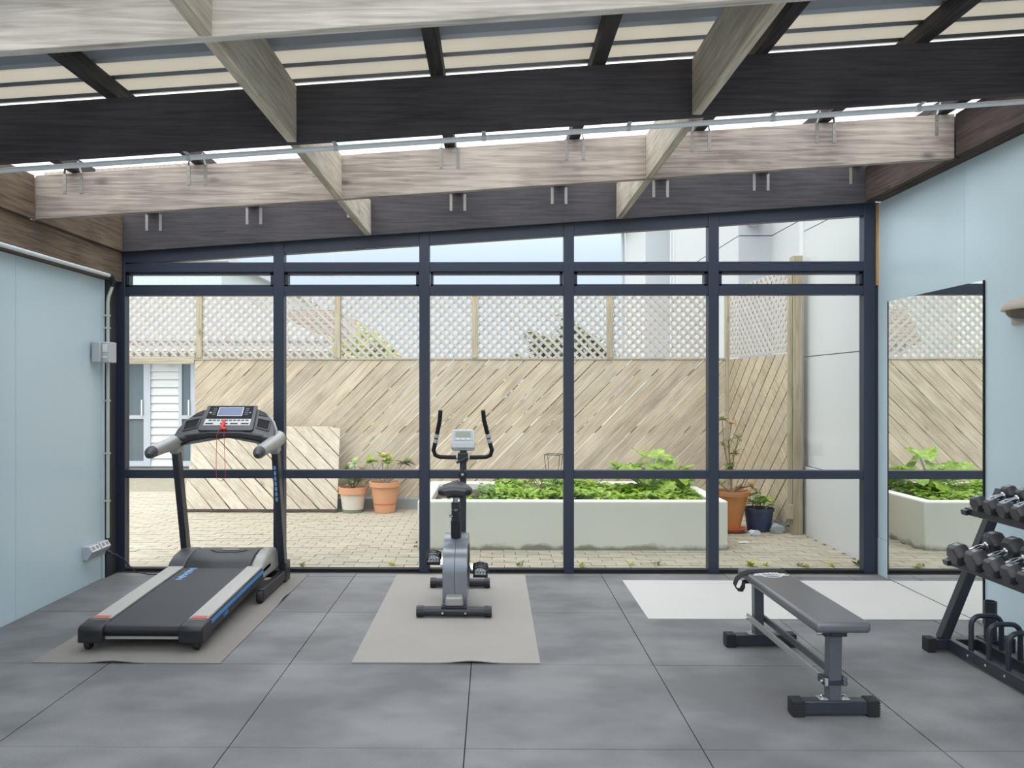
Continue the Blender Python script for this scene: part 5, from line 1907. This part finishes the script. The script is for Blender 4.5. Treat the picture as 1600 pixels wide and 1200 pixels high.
# ---- electrical fittings on the left wall
ob = empty('power_outlet', (XL, 6.055, 0.262), label='white surface power outlet strip with rocker switches low on the blue wall', cat='outlet')
for k, yv in enumerate((-0.13, 0.10)):
    bz = 0.055 * k
    hb_ = MB().prism([(0.0, -0.075), (0.045, -0.080), (0.095, 0.005), (0.060, 0.062), (0.0, 0.062)], lambda u, v, d: (u, d, v + 0.004), yv - 0.105, yv + 0.105).build('housing', 'grey_light', ob, bevel=0.006)
    fp = MB().prism([(0.0985, 0.008), (0.0645, 0.066), (0.062, 0.064), (0.096, 0.006)], lambda u, v, d: (u, d, v + 0.004), yv - 0.098, yv + 0.098).build('switch_face', 'white', ob)
    for q in (-0.045, 0.045):
        MB().prism([(0.092, 0.026), (0.074, 0.056), (0.072, 0.055), (0.090, 0.025)], lambda u, v, d: (u + 0.0025, d, v + 0.0055), yv + q - 0.02, yv + q + 0.02).build('rocker', 'silver', fp)
ob.scale = (0.8, 0.66, 0.75)
plug = MB().lathe([(0.001, 0.0), (0.020, 0.0), (0.022, 0.03), (0.010, 0.055), (0.001, 0.055)], n=14).build('plug', 'black', ob, smooth=True)
plug.location = (0.075, 0.15, -0.045)
plug.rotation_euler = (0, math.radians(120), 0)
# power cord
c0 = Vector((XL + 0.095, 6.165, 0.205))
pts = [c0, c0 + Vector((0.03, 0.015, -0.012)), c0 + Vector((0.075, 0.05, -0.06)), c0 + Vector((0.105, 0.085, -0.12)), c0 + Vector((0.14, 0.11, -0.17)), (XL + 0.32, 6.30, 0.012), (XL + 0.45, 6.32, 0.006), (XL + 0.55, 6.31, 0.008), (XL + 0.62, 6.30, 0.0108), (XL + 0.76, 6.27, 0.0108), (TX - 0.2, 6.17, 0.014)]
crd = MB().tube([Vector(p) - tm.location for p in pts], 0.005, n=8).build('power_cord', 'black', tm, smooth=True)

ib = empty('isolator_box', (XL, 6.11, 1.80), label='grey isolator switch box with white face fixed to the wall end', cat='switch box')
MB().box(0.012, 0.078, -0.10, 0.08, -0.08, 0.08).build('housing', 'grey_light', ib, bevel=0.006)
cvr = MB().box(0.079, 0.125, -0.07, 0.075, -0.08, 0.08).build('cover', 'grey_light', ib, bevel=0.006)
MB().box(0.083, 0.121, -0.0735, -0.069, 0.0, 0.06).build('switch', 'white', cvr, bevel=0.002)
MB().box(0.083, 0.121, -0.078, -0.069, -0.045, -0.033).build('switch_lip', 'white', cvr)

# conduits down the wall end
cv1 = empty('wall_conduit', (XL + 0.035, 6.20, 0.0), label='beige electrical conduit running down the end of the blue wall', cat='pipe')
MB().tube([(0.012, 0.0, 0.325), (0.012, 0.0, 1.72)], 0.013, n=12).build('lower_pipe', 'conduit_beige', cv1, smooth=True)
MB().tube([(0.012, 0.0, 1.88), (0.012, 0.0, 2.20), (0.018, 0.0, 2.25), (0.04, 0.02, 2.34)], 0.013, n=12).build('upper_pipe', 'conduit_beige', cv1, smooth=True)
MB().tube([(0.04, 0.02, 2.33), (0.05, 0.02, 2.37), (0.049, 0.0, 2.402), (0.046, -0.05, 2.412)], 0.017, n=12).build('flexible_elbow', 'black', cv1, smooth=True)
MB().tube([(0.046, -0.05, 2.412), (0.043, -0.9, 2.408), (0.043, -3.2, 2.408)], 0.015, n=12).build('top_pipe', 'conduit', cv1, smooth=True)
for z in (0.62, 1.0, 1.42, 2.0, 2.1):
    MB().box(-0.016, 0.028, -0.016, 0.016, z - 0.006, z + 0.006).build('saddle_clip', 'conduit_beige', cv1)
